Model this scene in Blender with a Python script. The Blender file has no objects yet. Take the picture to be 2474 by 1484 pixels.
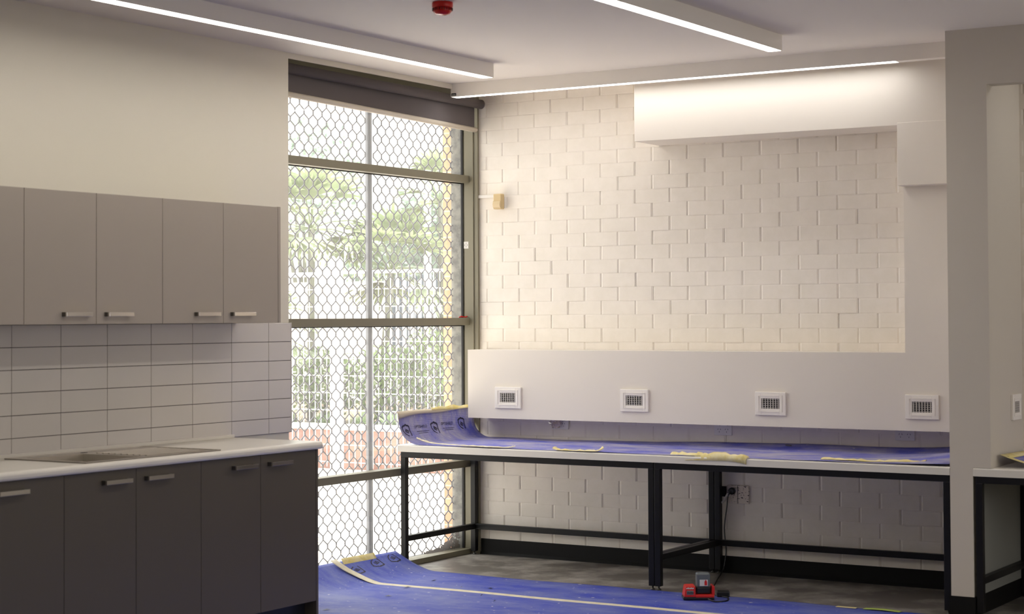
import bpy, bmesh, math, random
from mathutils import Vector, Matrix
S = bpy.context.scene
COL = S.collection

# ------------------------------------------------------------------ camera
W, H = 2474, 1484
cd = bpy.data.cameras.new('camera')
cam = bpy.data.objects.new('camera', cd)
COL.objects.link(cam)
S.camera = cam
cd.sensor_fit = 'HORIZONTAL'
cd.sensor_width = 36.0
cd.lens = 4437.2812 * 36.0 / W
cd.shift_x = 86.6176 / W
cd.shift_y = -89.2188 / W
cd.clip_end = 300
RX, RY, RZ = -0.0257, -0.0047, -0.5651


def cam_axes():
    c, s = math.cos(RZ), math.sin(RZ)
    M = Matrix(((c, -s, 0), (0, 0, -1), (s, c, 0)))
    c, s = math.cos(RX), math.sin(RX)
    P = Matrix(((1, 0, 0), (0, c, -s), (0, s, c)))
    c, s = math.cos(RY), math.sin(RY)
    Q = Matrix(((c, -s, 0), (s, c, 0), (0, 0, 1)))
    return Q @ P @ M


A = cam_axes()
right, down, fwd = A[0], A[1], A[2]
cam.matrix_world = Matrix((
    (right[0], -down[0], -fwd[0], 6.3339),
    (right[1], -down[1], -fwd[1], -10.1278),
    (right[2], -down[2], -fwd[2], 1.5354),
    (0, 0, 0, 1)))
cd.dof.use_dof = True
cd.dof.focus_distance = 12.4
cd.dof.aperture_fstop = 4.0

# ------------------------------------------------------------------ world, sun, exposure
S.view_settings.view_transform = 'Standard'
S.view_settings.look = 'None'
S.view_settings.gamma = 1.0
S.view_settings.use_curve_mapping = False
S.view_settings.exposure = 0.24
try:
    S.cycles.use_denoising = True
    S.cycles.max_bounces = 10
    S.cycles.diffuse_bounces = 6
    S.cycles.transparent_max_bounces = 24
    S.cycles.sample_clamp_indirect = 8
except Exception:
    pass

SKY = 6.8      # zenith; overcast gradient, a quarter of it at the horizon
SUN = 12.5
LAMP = 16.5
LAMP_WALL = 10.0
w = bpy.data.worlds.new('sky')
S.world = w
w.use_nodes = True
bg = w.node_tree.nodes['Background']
bg.inputs[0].default_value = (1.0, 0.985, 0.955, 1)
wt = w.node_tree
tcw = wt.nodes.new('ShaderNodeTexCoord')
sxw = wt.nodes.new('ShaderNodeSeparateXYZ')
wt.links.new(tcw.outputs['Generated'], sxw.inputs[0])
mrw = wt.nodes.new('ShaderNodeMapRange')
mrw.inputs['From Min'].default_value = 0.0
mrw.inputs['From Max'].default_value = 1.0
mrw.inputs['To Min'].default_value = SKY / 4
mrw.inputs['To Max'].default_value = SKY
wt.links.new(sxw.outputs['Z'], mrw.inputs['Value'])
wt.links.new(mrw.outputs['Result'], bg.inputs[1])

sd = bpy.data.lights.new('sun', 'SUN')
sd.energy = SUN
sd.angle = 0.01
sd.color = (1.0, 0.95, 0.86)
sun = bpy.data.objects.new('sun', sd)
COL.objects.link(sun)
sun.rotation_euler = Vector((-0.12, -0.38, -0.9)).to_track_quat('-Z', 'Y').to_euler()

# sampling portal that guides sky light through the window opening
def portal(loc, rot, sx, sy):
    pd = bpy.data.lights.new('window_portal', 'AREA')
    pd.shape = 'RECTANGLE'
    pd.size = sx
    pd.size_y = sy
    pd.cycles.is_portal = True
    po = bpy.data.objects.new('window_portal', pd)
    COL.objects.link(po)
    po.location = loc
    po.rotation_euler = rot


portal((-0.5, -1.1, 1.5), (0, math.radians(-90), 0), 3.1, 2.2)
portal((8.72, -3.65, 1.8), (0, math.radians(90), 0), 1.8, 4.7)  # portal for the added fill window on the right


# ------------------------------------------------------------------ materials
def lin(c):
    c = c / 255.0
    return c / 12.92 if c <= 0.04045 else ((c + 0.055) / 1.055) ** 2.4


def rgb(r, g, b):
    return (lin(r), lin(g), lin(b), 1)


class NT:
    def __init__(self, name):
        self.m = bpy.data.materials.new(name)
        self.m.use_nodes = True
        self.t = self.m.node_tree
        self.b = self.t.nodes['Principled BSDF']
        self.out = self.t.nodes['Material Output']

    def n(self, kind, **kw):
        nd = self.t.nodes.new(kind)
        for k, v in kw.items():
            setattr(nd, k, v)
        return nd

    def l(self, a, b):
        self.t.links.new(a, b)


def mat(name, col, rough=0.5, metal=0.0, bump=0.0, bscale=60.0, mottle=None, mscale=3.0, spec=0.5, mrange=(0.4, 0.6)):
    k = NT(name)
    k.b.inputs['Base Color'].default_value = col
    k.b.inputs['Roughness'].default_value = rough
    k.b.inputs['Metallic'].default_value = metal
    k.b.inputs['Specular IOR Level'].default_value = spec
    if bump or mottle:
        tc = k.n('ShaderNodeTexCoord')
    if bump:
        nz = k.n('ShaderNodeTexNoise')
        nz.inputs['Scale'].default_value = bscale
        nz.inputs['Detail'].default_value = 3
        k.l(tc.outputs['Object'], nz.inputs['Vector'])
        bp = k.n('ShaderNodeBump')
        bp.inputs['Strength'].default_value = bump
        bp.inputs['Distance'].default_value = 0.002
        k.l(nz.outputs['Fac'], bp.inputs['Height'])
        k.l(bp.outputs['Normal'], k.b.inputs['Normal'])
    if mottle:
        nz = k.n('ShaderNodeTexNoise')
        nz.inputs['Scale'].default_value = mscale
        nz.inputs['Detail'].default_value = 6
        nz.inputs['Roughness'].default_value = 0.65
        k.l(tc.outputs['Object'], nz.inputs['Vector'])
        mr = k.n('ShaderNodeMapRange')
        mr.inputs['From Min'].default_value = mrange[0]
        mr.inputs['From Max'].default_value = mrange[1]
        k.l(nz.outputs['Fac'], mr.inputs['Value'])
        mx = k.n('ShaderNodeMix', data_type='RGBA')
        mx.inputs['A'].default_value = col
        mx.inputs['B'].default_value = mottle
        k.l(mr.outputs['Result'], mx.inputs['Factor'])
        k.l(mx.outputs['Result'], k.b.inputs['Base Color'])
    return k.m


def emit(name, col, strength):
    k = NT(name)
    k.b.inputs['Base Color'].default_value = (0.8, 0.8, 0.8, 1)
    k.b.inputs['Emission Color'].default_value = col
    k.b.inputs['Emission Strength'].default_value = strength
    return k.m


M = {}
M['plaster'] = mat('plaster_cream', rgb(224, 218, 203), 0.6, bump=0.08, bscale=120)
M['casing'] = mat('plaster_casing', rgb(231, 223, 212), 0.6, bump=0.05, bscale=120)
M['ceiling'] = mat('ceiling_white', rgb(228, 221, 214), 0.7)
M['brickpaint'] = mat('painted_brick', rgb(240, 232, 221), 0.5, bump=0.2, bscale=220, mottle=rgb(236, 228, 216), mscale=9)
M['floor'] = mat('floor_vinyl_grey', rgb(100, 94, 88), 0.45, mottle=rgb(180, 174, 166), mscale=2.6, mrange=(0.46, 0.7))
M['skirt'] = mat('skirting_black', rgb(12, 11, 10), 0.6, spec=0.25)
M['pier'] = mat('plaster_pier_dimmed', rgb(206, 198, 186), 0.65, bump=0.05, bscale=120)  # plaster darkened so its colour carries the pier's weaker light
M['benchshade'] = mat('under_bench_shade_grey', rgb(132, 132, 126), 0.6)  # grey that stands for the dim light below the bench
M['olive'] = mat('aluminium_olive', rgb(130, 124, 105), 0.45, metal=0.1)
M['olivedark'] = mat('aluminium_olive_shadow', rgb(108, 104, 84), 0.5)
M['outerjamb'] = mat('jamb_weathered', rgb(128, 126, 116), 0.6, mottle=rgb(84, 84, 78), mscale=12)
M['gasket'] = mat('gasket_black', rgb(20, 18, 18), 0.6)
M['blind'] = mat('blind_fabric_charcoal', rgb(98, 91, 91), 0.8, bump=0.2, bscale=500)
M['rail'] = mat('blind_rail_white', rgb(222, 212, 196), 0.45)
M['mesh'] = mat('mesh_grey_metal', rgb(92, 92, 96), 0.5, metal=0.3)
M['mullion'] = mat('mesh_frame_grey', rgb(120, 122, 126), 0.5, metal=0.3)
M['upper'] = mat('laminate_taupe', rgb(170, 160, 148), 0.38)
M['lower'] = mat('laminate_charcoal', rgb(89, 82, 72), 0.38)
M['carcass'] = mat('carcass_grey', rgb(120, 113, 104), 0.5)
M['kick'] = mat('kickboard_black', rgb(30, 32, 38), 0.35)
M['worktop'] = mat('laminate_white', rgb(226, 221, 211), 0.3)
M['tile'] = mat('tile_white_gloss', rgb(218, 212, 206), 0.12)
M['grout'] = mat('grout_dark', rgb(66, 58, 56), 0.8)
M['steel'] = mat('stainless_steel', rgb(190, 184, 174), 0.28, metal=1.0)
M['chrome'] = mat('chrome_bar', rgb(226, 222, 216), 0.12, metal=1.0)
M['handleend'] = mat('handle_end_dark', rgb(92, 88, 82), 0.4, metal=0.6)
M['black'] = mat('powdercoat_black', rgb(15, 14, 15), 0.42, spec=0.35)
M['foot'] = mat('foot_zinc', rgb(90, 88, 84), 0.4, metal=0.8)
M['white'] = mat('plastic_white', rgb(232, 228, 222), 0.4)
M['vent'] = mat('vent_white', rgb(240, 234, 226), 0.45)
M['dark'] = mat('dark_cavity', rgb(26, 25, 28), 0.7)
M['louvre'] = mat('vent_louvre', rgb(196, 190, 184), 0.45)
M['tape'] = mat('masking_tape', rgb(226, 208, 130), 0.6, bump=0.5, bscale=40, mottle=rgb(238, 226, 178), mscale=14)
M['tapepale'] = mat('masking_tape_pale', rgb(222, 214, 190), 0.6, mottle=rgb(206, 196, 168), mscale=14)
M['tapegreen'] = mat('tape_lime', rgb(176, 196, 96), 0.6)
M['ink'] = mat('ink_dark_blue', rgb(34, 32, 62), 0.6)
M['sheetback'] = mat('card_beige', rgb(200, 188, 166), 0.8)
M['sensor'] = mat('sensor_yellowed', rgb(206, 182, 136), 0.45)
M['sensorlens'] = mat('sensor_lens', rgb(212, 190, 150), 0.3)
M['red'] = mat('plastic_red', rgb(208, 34, 26), 0.35)
M['redlens'] = mat('lens_red', rgb(206, 26, 18), 0.1)
M['darkred'] = mat('lens_red_dark', rgb(84, 10, 10), 0.2)
M['battery'] = mat('battery_grey', rgb(96, 102, 104), 0.4)
M['label'] = mat('label_white', rgb(214, 210, 204), 0.5)
M['blackpl'] = mat('plastic_black', rgb(18, 18, 20), 0.4)
M['screen'] = mat('panel_grey', rgb(110, 112, 112), 0.3)
M['paving'] = mat('paving_pale', rgb(212, 206, 198), 0.8, mottle=rgb(196, 190, 182), mscale=2)
M['soil'] = mat('garden_soil', rgb(96, 80, 64), 0.9)
M['gardenbrick'] = mat('garden_brick', rgb(150, 112, 96), 0.8, mottle=rgb(122, 88, 76), mscale=6)
M['coping'] = mat('coping_pale', rgb(228, 222, 214), 0.8)
M['whitemetal'] = mat('fence_white', rgb(238, 238, 238), 0.45)
M['greymetal'] = mat('fence_slate', rgb(62, 74, 86), 0.5)
M['palewall'] = mat('far_wall_pale', rgb(226, 222, 216), 0.8)
M['trunk'] = mat('bark', rgb(100, 102, 88), 0.9)


def leafmat(name, c1, c2):
    k = NT(name)
    tc = k.n('ShaderNodeTexCoord')
    nz = k.n('ShaderNodeTexNoise')
    nz.inputs['Scale'].default_value = 6
    k.l(tc.outputs['Object'], nz.inputs['Vector'])
    mx = k.n('ShaderNodeMix', data_type='RGBA')
    mx.inputs['A'].default_value = c1
    mx.inputs['B'].default_value = c2
    k.l(nz.outputs['Fac'], mx.inputs['Factor'])
    k.l(mx.outputs['Result'], k.b.inputs['Base Color'])
    k.b.inputs['Roughness'].default_value = 0.4
    tr = k.n('ShaderNodeBsdfTranslucent')
    k.l(mx.outputs['Result'], tr.inputs['Color'])
    ms = k.n('ShaderNodeMixShader')
    ms.inputs[0].default_value = 0.3
    k.l(k.b.outputs[0], ms.inputs[1])
    k.l(tr.outputs[0], ms.inputs[2])
    k.l(ms.outputs[0], k.out.inputs['Surface'])
    return k.m


M['palm'] = leafmat('palm_leaf', rgb(116, 132, 100), rgb(146, 156, 118))
M['shrub'] = leafmat('shrub_leaf', rgb(92, 120, 76), rgb(146, 164, 108))
M['grass'] = leafmat('strap_leaf', rgb(138, 156, 116), rgb(104, 128, 84))
M['treeleaf'] = leafmat('tree_leaf', rgb(108, 130, 116), rgb(132, 148, 130))


def glassmat():
    k = NT('window_glass_dusty_haze')
    tr = k.n('ShaderNodeBsdfTransparent')
    tr.inputs[0].default_value = (0.93, 0.95, 0.94, 1)
    gl = k.n('ShaderNodeBsdfGlossy')
    gl.inputs['Roughness'].default_value = 0.02
    lw = k.n('ShaderNodeLayerWeight')
    lw.inputs[0].default_value = 0.35
    mr = k.n('ShaderNodeMapRange')
    mr.inputs['To Min'].default_value = 0.03
    mr.inputs['To Max'].default_value = 0.6
    k.l(lw.outputs['Fresnel'], mr.inputs['Value'])
    m1 = k.n('ShaderNodeMixShader')
    k.l(mr.outputs['Result'], m1.inputs[0])
    k.l(tr.outputs[0], m1.inputs[1])
    k.l(gl.outputs[0], m1.inputs[2])
    # dust film that scatters daylight and stands in for veiling glare
    df = k.n('ShaderNodeBsdfTranslucent')
    df.inputs[0].default_value = (0.9, 0.9, 0.92, 1)
    m2 = k.n('ShaderNodeMixShader')
    m2.inputs[0].default_value = 0.07
    k.l(m1.outputs[0], m2.inputs[1])
    k.l(df.outputs[0], m2.inputs[2])
    k.l(m2.outputs[0], k.out.inputs['Surface'])
    return k.m


M['glass'] = glassmat()


def clearplastic():
    k = NT('clear_film')
    tr = k.n('ShaderNodeBsdfTransparent')
    gl = k.n('ShaderNodeBsdfGlossy')
    gl.inputs['Roughness'].default_value = 0.15
    df = k.n('ShaderNodeBsdfDiffuse')
    df.inputs[0].default_value = rgb(236, 214, 198)
    m1 = k.n('ShaderNodeMixShader')
    m1.inputs[0].default_value = 0.5
    m2 = k.n('ShaderNodeMixShader')
    m2.inputs[0].default_value = 0.7
    k.l(gl.outputs[0], m1.inputs[1])
    k.l(df.outputs[0], m1.inputs[2])
    k.l(tr.outputs[0], m2.inputs[1])
    k.l(m1.outputs[0], m2.inputs[2])
    k.l(m2.outputs[0], k.out.inputs['Surface'])
    return k.m


M['film'] = clearplastic()


def bluesheet(name, blue, dust, stretch, lo, hi):
    k = NT(name)
    tc = k.n('ShaderNodeTexCoord')
    mp = k.n('ShaderNodeMapping')
    mp.inputs['Scale'].default_value = stretch
    k.l(tc.outputs['Object'], mp.inputs['Vector'])
    n1 = k.n('ShaderNodeTexNoise')
    n1.inputs['Scale'].default_value = 1.0
    n1.inputs['Detail'].default_value = 8
    n1.inputs['Roughness'].default_value = 0.7
    k.l(mp.outputs['Vector'], n1.inputs['Vector'])
    mr = k.n('ShaderNodeMapRange')
    mr.inputs['From Min'].default_value = lo
    mr.inputs['From Max'].default_value = hi
    k.l(n1.outputs['Fac'], mr.inputs['Value'])
    mx = k.n('ShaderNodeMix', data_type='RGBA')
    mx.inputs['A'].default_value = blue
    mx.inputs['B'].default_value = dust
    k.l(mr.outputs['Result'], mx.inputs['Factor'])
    # scattered pale plaster flecks
    n2 = k.n('ShaderNodeTexNoise')
    n2.inputs['Scale'].default_value = 26
    n2.inputs['Detail'].default_value = 3
    k.l(tc.outputs['Object'], n2.inputs['Vector'])
    r2 = k.n('ShaderNodeMapRange')
    r2.inputs['From Min'].default_value = 0.68
    r2.inputs['From Max'].default_value = 0.74
    k.l(n2.outputs['Fac'], r2.inputs['Value'])
    m2 = k.n('ShaderNodeMix', data_type='RGBA')
    m2.inputs['B'].default_value = rgb(198, 194, 198)
    k.l(r2.outputs['Result'], m2.inputs['Factor'])
    k.l(mx.outputs['Result'], m2.inputs['A'])
    k.l(m2.outputs['Result'], k.b.inputs['Base Color'])
    k.b.inputs['Roughness'].default_value = 0.6
    # fine corrugation of the board
    sx = k.n('ShaderNodeSeparateXYZ')
    k.l(tc.outputs['Object'], sx.inputs[0])
    sb = k.n('ShaderNodeMath', operation='SUBTRACT')
    k.l(sx.outputs['Z'], sb.inputs[0])
    k.l(sx.outputs['X'], sb.inputs[1])
    ml = k.n('ShaderNodeMath', operation='MULTIPLY')
    ml.inputs[1].default_value = 2 * math.pi / 0.013
    k.l(sb.outputs[0], ml.inputs[0])
    sn_ = k.n('ShaderNodeMath', operation='SINE')
    k.l(ml.outputs[0], sn_.inputs[0])
    bp = k.n('ShaderNodeBump')
    bp.inputs['Strength'].default_value = 0.6
    bp.inputs['Distance'].default_value = 0.0006
    k.l(sn_.outputs[0], bp.inputs['Height'])
    k.l(bp.outputs['Normal'], k.b.inputs['Normal'])
    return k.m


M['bluefloor'] = bluesheet('blue_sheet_floor', rgb(38, 58, 168), rgb(104, 113, 172), (1.8, 3.4, 1), 0.40, 0.62)
M['bluebench'] = bluesheet('blue_sheet_bench', rgb(90, 94, 190), rgb(172, 168, 188), (2.2, 5.0, 3), 0.40, 0.62)


def speckled():
    k = NT('speckled_plate')
    tc = k.n('ShaderNodeTexCoord')
    mp = k.n('ShaderNodeMapping')
    mp.inputs['Rotation'].default_value = (0, 0.8, 0)
    mp.inputs['Scale'].default_value = (60, 60, 190)
    k.l(tc.outputs['Object'], mp.inputs['Vector'])
    nz = k.n('ShaderNodeTexNoise')
    nz.inputs['Scale'].default_value = 1.0
    nz.inputs['Detail'].default_value = 1
    k.l(mp.outputs['Vector'], nz.inputs['Vector'])
    mr = k.n('ShaderNodeMapRange')
    mr.inputs['From Min'].default_value = 0.62
    mr.inputs['From Max'].default_value = 0.66
    k.l(nz.outputs['Fac'], mr.inputs['Value'])
    mx = k.n('ShaderNodeMix', data_type='RGBA')
    mx.inputs['A'].default_value = rgb(226, 214, 200)
    mx.inputs['B'].default_value = rgb(60, 48, 44)
    k.l(mr.outputs['Result'], mx.inputs['Factor'])
    k.l(mx.outputs['Result'], k.b.inputs['Base Color'])
    k.b.inputs['Roughness'].default_value = 0.4
    return k.m


M['speckle'] = speckled()
M['led'] = emit('led_diffuser', (1.0, 0.94, 0.85, 1), LAMP)
M['ledwall'] = emit('led_diffuser_dimmed', (1.0, 0.99, 0.97, 1), LAMP_WALL)
M['housing'] = mat('luminaire_white', rgb(240, 234, 226), 0.5)


def outerbrick():
    k = NT('orange_face_brick')
    tc = k.n('ShaderNodeTexCoord')
    sp = k.n('ShaderNodeSeparateXYZ')
    k.l(tc.outputs['Object'], sp.inputs[0])
    cb = k.n('ShaderNodeCombineXYZ')
    k.l(sp.outputs['X'], cb.inputs['X'])
    k.l(sp.outputs['Z'], cb.inputs['Y'])
    br = k.n('ShaderNodeTexBrick')
    br.inputs['Scale'].default_value = 1.0
    br.inputs['Brick Width'].default_value = 0.24
    br.inputs['Row Height'].default_value = 0.086
    br.inputs['Mortar Size'].default_value = 0.005
    br.inputs['Color1'].default_value = rgb(222, 168, 128)
    br.inputs['Color2'].default_value = rgb(210, 150, 112)
    br.inputs['Mortar'].default_value = rgb(218, 190, 166)
    k.l(cb.outputs[0], br.inputs['Vector'])
    nz = k.n('ShaderNodeTexNoise')
    nz.inputs['Scale'].default_value = 160
    k.l(tc.outputs['Object'], nz.inputs['Vector'])
    mr = k.n('ShaderNodeMapRange')
    mr.inputs['From Min'].default_value = 0.62
    mr.inputs['From Max'].default_value = 0.7
    mr.inputs['To Max'].default_value = 0.6
    k.l(nz.outputs['Fac'], mr.inputs['Value'])
    mx = k.n('ShaderNodeMix', data_type='RGBA')
    mx.inputs['B'].default_value = rgb(120, 74, 56)
    k.l(mr.outputs['Result'], mx.inputs['Factor'])
    k.l(br.outputs['Color'], mx.inputs['A'])
    k.l(mx.outputs['Result'], k.b.inputs['Base Color'])
    k.b.inputs['Roughness'].default_value = 0.85
    return k.m


M['outerbrick'] = outerbrick()

# ------------------------------------------------------------------ builders
ORI = {}


class MB:
    """collects boxes, prisms and tubes into one mesh"""

    def __init__(self):
        self.bm = bmesh.new()

    def box(self, x0, x1, y0, y1, z0, z1, bev=0.0, seg=2, mi=0):
        b = bmesh.new()
        bmesh.ops.create_cube(b, size=1)
        for v in b.verts:
            v.co = Vector(((x0 + x1) / 2 + v.co.x * (x1 - x0), (y0 + y1) / 2 + v.co.y * (y1 - y0), (z0 + z1) / 2 + v.co.z * (z1 - z0)))
        if bev:
            bmesh.ops.bevel(b, geom=list(b.edges), offset=bev, segments=seg, affect='EDGES', profile=0.5)
        for f in b.faces:
            f.material_index = mi
        self.merge(b)
        return self

    def merge(self, b):
        me = bpy.data.meshes.new('tmp')
        b.to_mesh(me)
        b.free()
        self.bm.from_mesh(me)
        bpy.data.meshes.remove(me)

    def quad(self, pts, mi=0):
        f = self.bm.faces.new([self.bm.verts.new(p) for p in pts])
        f.material_index = mi
        return f

    def prism(self, prof, axis, a, b, bev=0.0, mi=0):
        """polygon profile extruded along axis ('x': prof=(y,z), 'y': prof=(x,z), 'z': prof=(x,y))"""
        t = bmesh.new()

        def P(u, v, s):
            return {'x': (s, u, v), 'y': (u, s, v), 'z': (u, v, s)}[axis]
        va = [t.verts.new(P(u, v, a)) for u, v in prof]
        vb = [t.verts.new(P(u, v, b)) for u, v in prof]
        t.faces.new(va)
        t.faces.new(list(reversed(vb)))
        n = len(prof)
        for i in range(n):
            t.faces.new((va[i], vb[i], vb[(i + 1) % n], va[(i + 1) % n]))
        bmesh.ops.recalc_face_normals(t, faces=t.faces)
        if bev:
            bmesh.ops.bevel(t, geom=list(t.edges), offset=bev, segments=2, affect='EDGES', profile=0.5)
        for f in t.faces:
            f.material_index = mi
        self.merge(t)
        return self

    def tube(self, pts, r, n=8, closed_ends=True, mi=0, flat=1.0):
        t = bmesh.new()
        pts = [Vector(p) for p in pts]
        rr = r if isinstance(r, (list, tuple)) else [r] * len(pts)
        rings = []
        up = Vector((0, 0, 1))
        for i, p in enumerate(pts):
            d = (pts[min(i + 1, len(pts) - 1)] - pts[max(i - 1, 0)]).normalized()
            ref = up if abs(d.dot(up)) < 0.95 else Vector((1, 0, 0))
            u = d.cross(ref).normalized()
            v = d.cross(u).normalized()
            rings.append([t.verts.new(p + u * math.cos(2 * math.pi * k / n) * rr[i] + v * math.sin(2 * math.pi * k / n) * rr[i] * flat) for k in range(n)])
        for i in range(len(rings) - 1):
            for k in range(n):
                f = t.faces.new((rings[i][k], rings[i][(k + 1) % n], rings[i + 1][(k + 1) % n], rings[i + 1][k]))
                f.smooth = n > 5
        if closed_ends:
            t.faces.new(list(reversed(rings[0])))
            t.faces.new(rings[-1])
        for f in t.faces:
            f.material_index = mi
        self.merge(t)
        return self

    def lathe(self, prof, c, n=24, mi=0):
        t = bmesh.new()
        rings = []
        for r, z in prof:
            rings.append([t.verts.new((c[0] + r * math.cos(2 * math.pi * k / n), c[1] + r * math.sin(2 * math.pi * k / n), c[2] + z)) for k in range(n)])
        for i in range(len(rings) - 1):
            for k in range(n):
                f = t.faces.new((rings[i][k], rings[i][(k + 1) % n], rings[i + 1][(k + 1) % n], rings[i + 1][k]))
                f.smooth = True
        t.faces.new(list(reversed(rings[0])))
        t.faces.new(rings[-1])
        bmesh.ops.recalc_face_normals(t, faces=t.faces)
        for f in t.faces:
            f.material_index = mi
        self.merge(t)
        return self

    def grid(self, fn, us, vs, thick=0.0, mi=0, smooth=True):
        """surface fn(u,v); optional thickness below"""
        t = bmesh.new()
        V = [[t.verts.new(fn(u, v)) for v in vs] for u in us]
        for i in range(len(us) - 1):
            for j in range(len(vs) - 1):
                f = t.faces.new((V[i][j], V[i + 1][j], V[i + 1][j + 1], V[i][j + 1]))
                f.smooth = smooth
        if thick:
            bmesh.ops.recalc_face_normals(t, faces=t.faces)
            bmesh.ops.solidify(t, geom=list(t.faces), thickness=thick)
        for f in t.faces:
            f.material_index = mi
        self.merge(t)
        return self

    def move(self, v):
        bmesh.ops.translate(self.bm, verts=self.bm.verts, vec=Vector(v))
        return self

    def rot(self, ang, c, axis='Z'):
        bmesh.ops.rotate(self.bm, verts=self.bm.verts, cent=Vector(c), matrix=Matrix.Rotation(ang, 3, axis))
        return self


def add(name, mb, mats, parent=None):
    me = bpy.data.meshes.new(name)
    bm = mb.bm
    if parent is not None and parent.name in ORI:
        o = ORI[parent.name]
        bmesh.ops.translate(bm, verts=bm.verts, vec=-o)
    bm.to_mesh(me)
    bm.free()
    ms = mats if isinstance(mats, (list, tuple)) else [mats]
    for m in ms:
        me.materials.append(M[m])
    ob = bpy.data.objects.new(name, me)
    COL.objects.link(ob)
    if parent is not None:
        ob.parent = parent
        if parent.name in ORI:
            ORI[ob.name] = ORI[parent.name]
    return ob


def tag(o, label, cat, group=None, kind=None):
    if label:
        o['label'] = label
    if cat:
        o['category'] = cat
    if group:
        o['group'] = group
    if kind:
        o['kind'] = kind
    return o


def thing(name, label, cat, loc, group=None):
    o = bpy.data.objects.new(name, None)
    COL.objects.link(o)
    o.empty_display_size = 0.1
    o.location = loc
    ORI[o.name] = Vector(loc)
    return tag(o, label, cat, group)


def single(name, mb, mats, label, cat, loc=None, group=None):
    """a thing that is one mesh; its origin is put at loc"""
    if loc is not None:
        bmesh.ops.translate(mb.bm, verts=mb.bm.verts, vec=-Vector(loc))
    o = add(name, mb, mats)
    if loc is not None:
        o.location = loc
        ORI[o.name] = Vector(loc)
    return tag(o, label, cat, group)


def struct(name, mb, mats, label, cat='room'):
    o = add(name, mb, mats)
    return tag(o, label, cat, kind='structure')


def copy_tree(o, parent=None):
    c = o.copy()
    COL.objects.link(c)
    if parent is not None:
        c.parent = parent
    for ch in list(o.children):
        copy_tree(ch, c)
    return c


rnd = random.Random(7)
CEIL = 3.0
XW = 0.06          # kitchen wall face
YE = -2.158        # end of kitchen wall
XR, YB = 8.6, -13.0

# ------------------------------------------------------------------ room shell
struct('floor', MB().box(-0.36, XR, YB, 0.12, -0.1, 0.0), 'floor', 'dusty dark grey vinyl floor of the room', 'floor')
m = MB()
m.box(0.045, XR, YB, 0.12, CEIL, CEIL + 0.12)
m.box(-0.3, 0.045, YB, 0.12, CEIL + 0.07, CEIL + 0.12)
struct('ceiling', m, 'ceiling', 'flat white ceiling carrying the strip lights', 'ceiling')
struct('trim_1', MB().box(0.045, 0.06, YE, 0.0, CEIL - 0.03, CEIL), 'plaster', 'thin plaster edge of the ceiling above the window blind', 'trim')
struct('wall_left', MB().box(-0.30, XW, YB, YE, 0, CEIL + 0.07), 'plaster', 'cream plaster wall behind the kitchen cabinets', 'wall')
m = MB()
m.box(XR, XR + 0.15, YB, -6.0, 0, CEIL)
m.box(XR, XR + 0.15, -1.3, 0.12, 0, CEIL)
m.box(XR, XR + 0.15, -6.0, -1.3, 0, 0.9)
m.box(XR, XR + 0.15, -6.0, -1.3, 2.7, CEIL)
struct('wall_right', m, 'plaster', 'plaster wall closing the room on the right, with an opening added for fill light', 'wall')
m = MB()  # unseen window band, added to throw fill light on the kitchen fronts
for y in (-6.0, -3.675, -1.35):
    m.box(XR + 0.04, XR + 0.10, y, y + 0.05, 0.9, 2.7)
m.box(XR + 0.04, XR + 0.10, -6.0, -1.3, 0.9, 0.95)
m.box(XR + 0.04, XR + 0.10, -6.0, -1.3, 2.65, 2.7)
struct('fill_window', m, 'olive', 'olive framed window band added unseen in the right hand wall for fill light', 'window')
struct('wall_rear', MB().box(-0.3, XR + 0.15, YB - 0.15, YB, 0, CEIL), 'plaster', 'plaster wall closing the room behind the viewer', 'wall')


def brick_wall():
    mb = MB()
    bm = mb.bm
    mb.box(-0.06, XR, 0.006, 0.12, 0, CEIL)
    mb.box(-0.26, -0.06, 0.0, 0.12, -0.05, CEIL + 0.07)
    L, Hc = 0.24, 0.086
    x0, x1 = -0.06, 4.3
    for r in range(35):
        z0, z1 = r * Hc, min((r + 1) * Hc, CEIL)
        off = 0.0 if r % 2 else 0.12
        k = math.floor((x0 - off) / L)
        while off + k * L < x1:
            a, b = off + k * L, off + (k + 1) * L
            k += 1
            if b < x0 + 0.01:
                continue
            cut = a < x0
            a2 = max(a, x0)
            j = rnd.uniform(-0.0012, 0.0012)
            w1 = 0.0075 + rnd.uniform(-0.0012, 0.0014)
            dv = 0.0036 + rnd.uniform(-0.0006, 0.0008)
            dh = 0.0005 + rnd.uniform(0, 0.0006)
            xs = [a2, a2 + (0.0005 if cut else w1 * 0.3), a2 + (0.002 if cut else w1 * 1.3), b - w1 * 1.3, b - w1 * 0.3, b]
            zs = [z0, z0 + 0.006, z1 - 0.006, z1]

            def dep(i, q):
                d = 0.0
                if i in (0, 5):
                    d = 0.0 if (cut and i == 0) else dv
                elif i in (1, 4):
                    d = 0.0 if (cut and i == 1) else dv * 0.95
                if q in (0, 3):
                    d = max(d, dh)
                return d + j
            V = [[bm.verts.new((xs[i] + rnd.uniform(-0.0006, 0.0006) * (1 if 0 < i < 5 else 0), dep(i, q), zs[q])) for q in range(4)] for i in range(6)]
            for i in range(5):
                for q in range(3):
                    bm.faces.new((V[i][q], V[i + 1][q], V[i + 1][q + 1], V[i][q + 1]))
    return mb


struct('wall_back', brick_wall(), 'brickpaint', 'white painted brick wall behind the long work bench', 'wall')
m = MB()
m.box(-0.055, 3.327, -0.008, 0.0, 0.0, 0.1)
m.box(3.445, XR, -0.008, 0.0, 0.0, 0.1)
m.prism([(-0.008, 0.0), (-0.022, 0.0), (-0.008, 0.018)], 'x', -0.055, 3.327)
struct('baseboard_back', m, 'skirt', 'black vinyl skirting along the white brick wall', 'baseboard')

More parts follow.
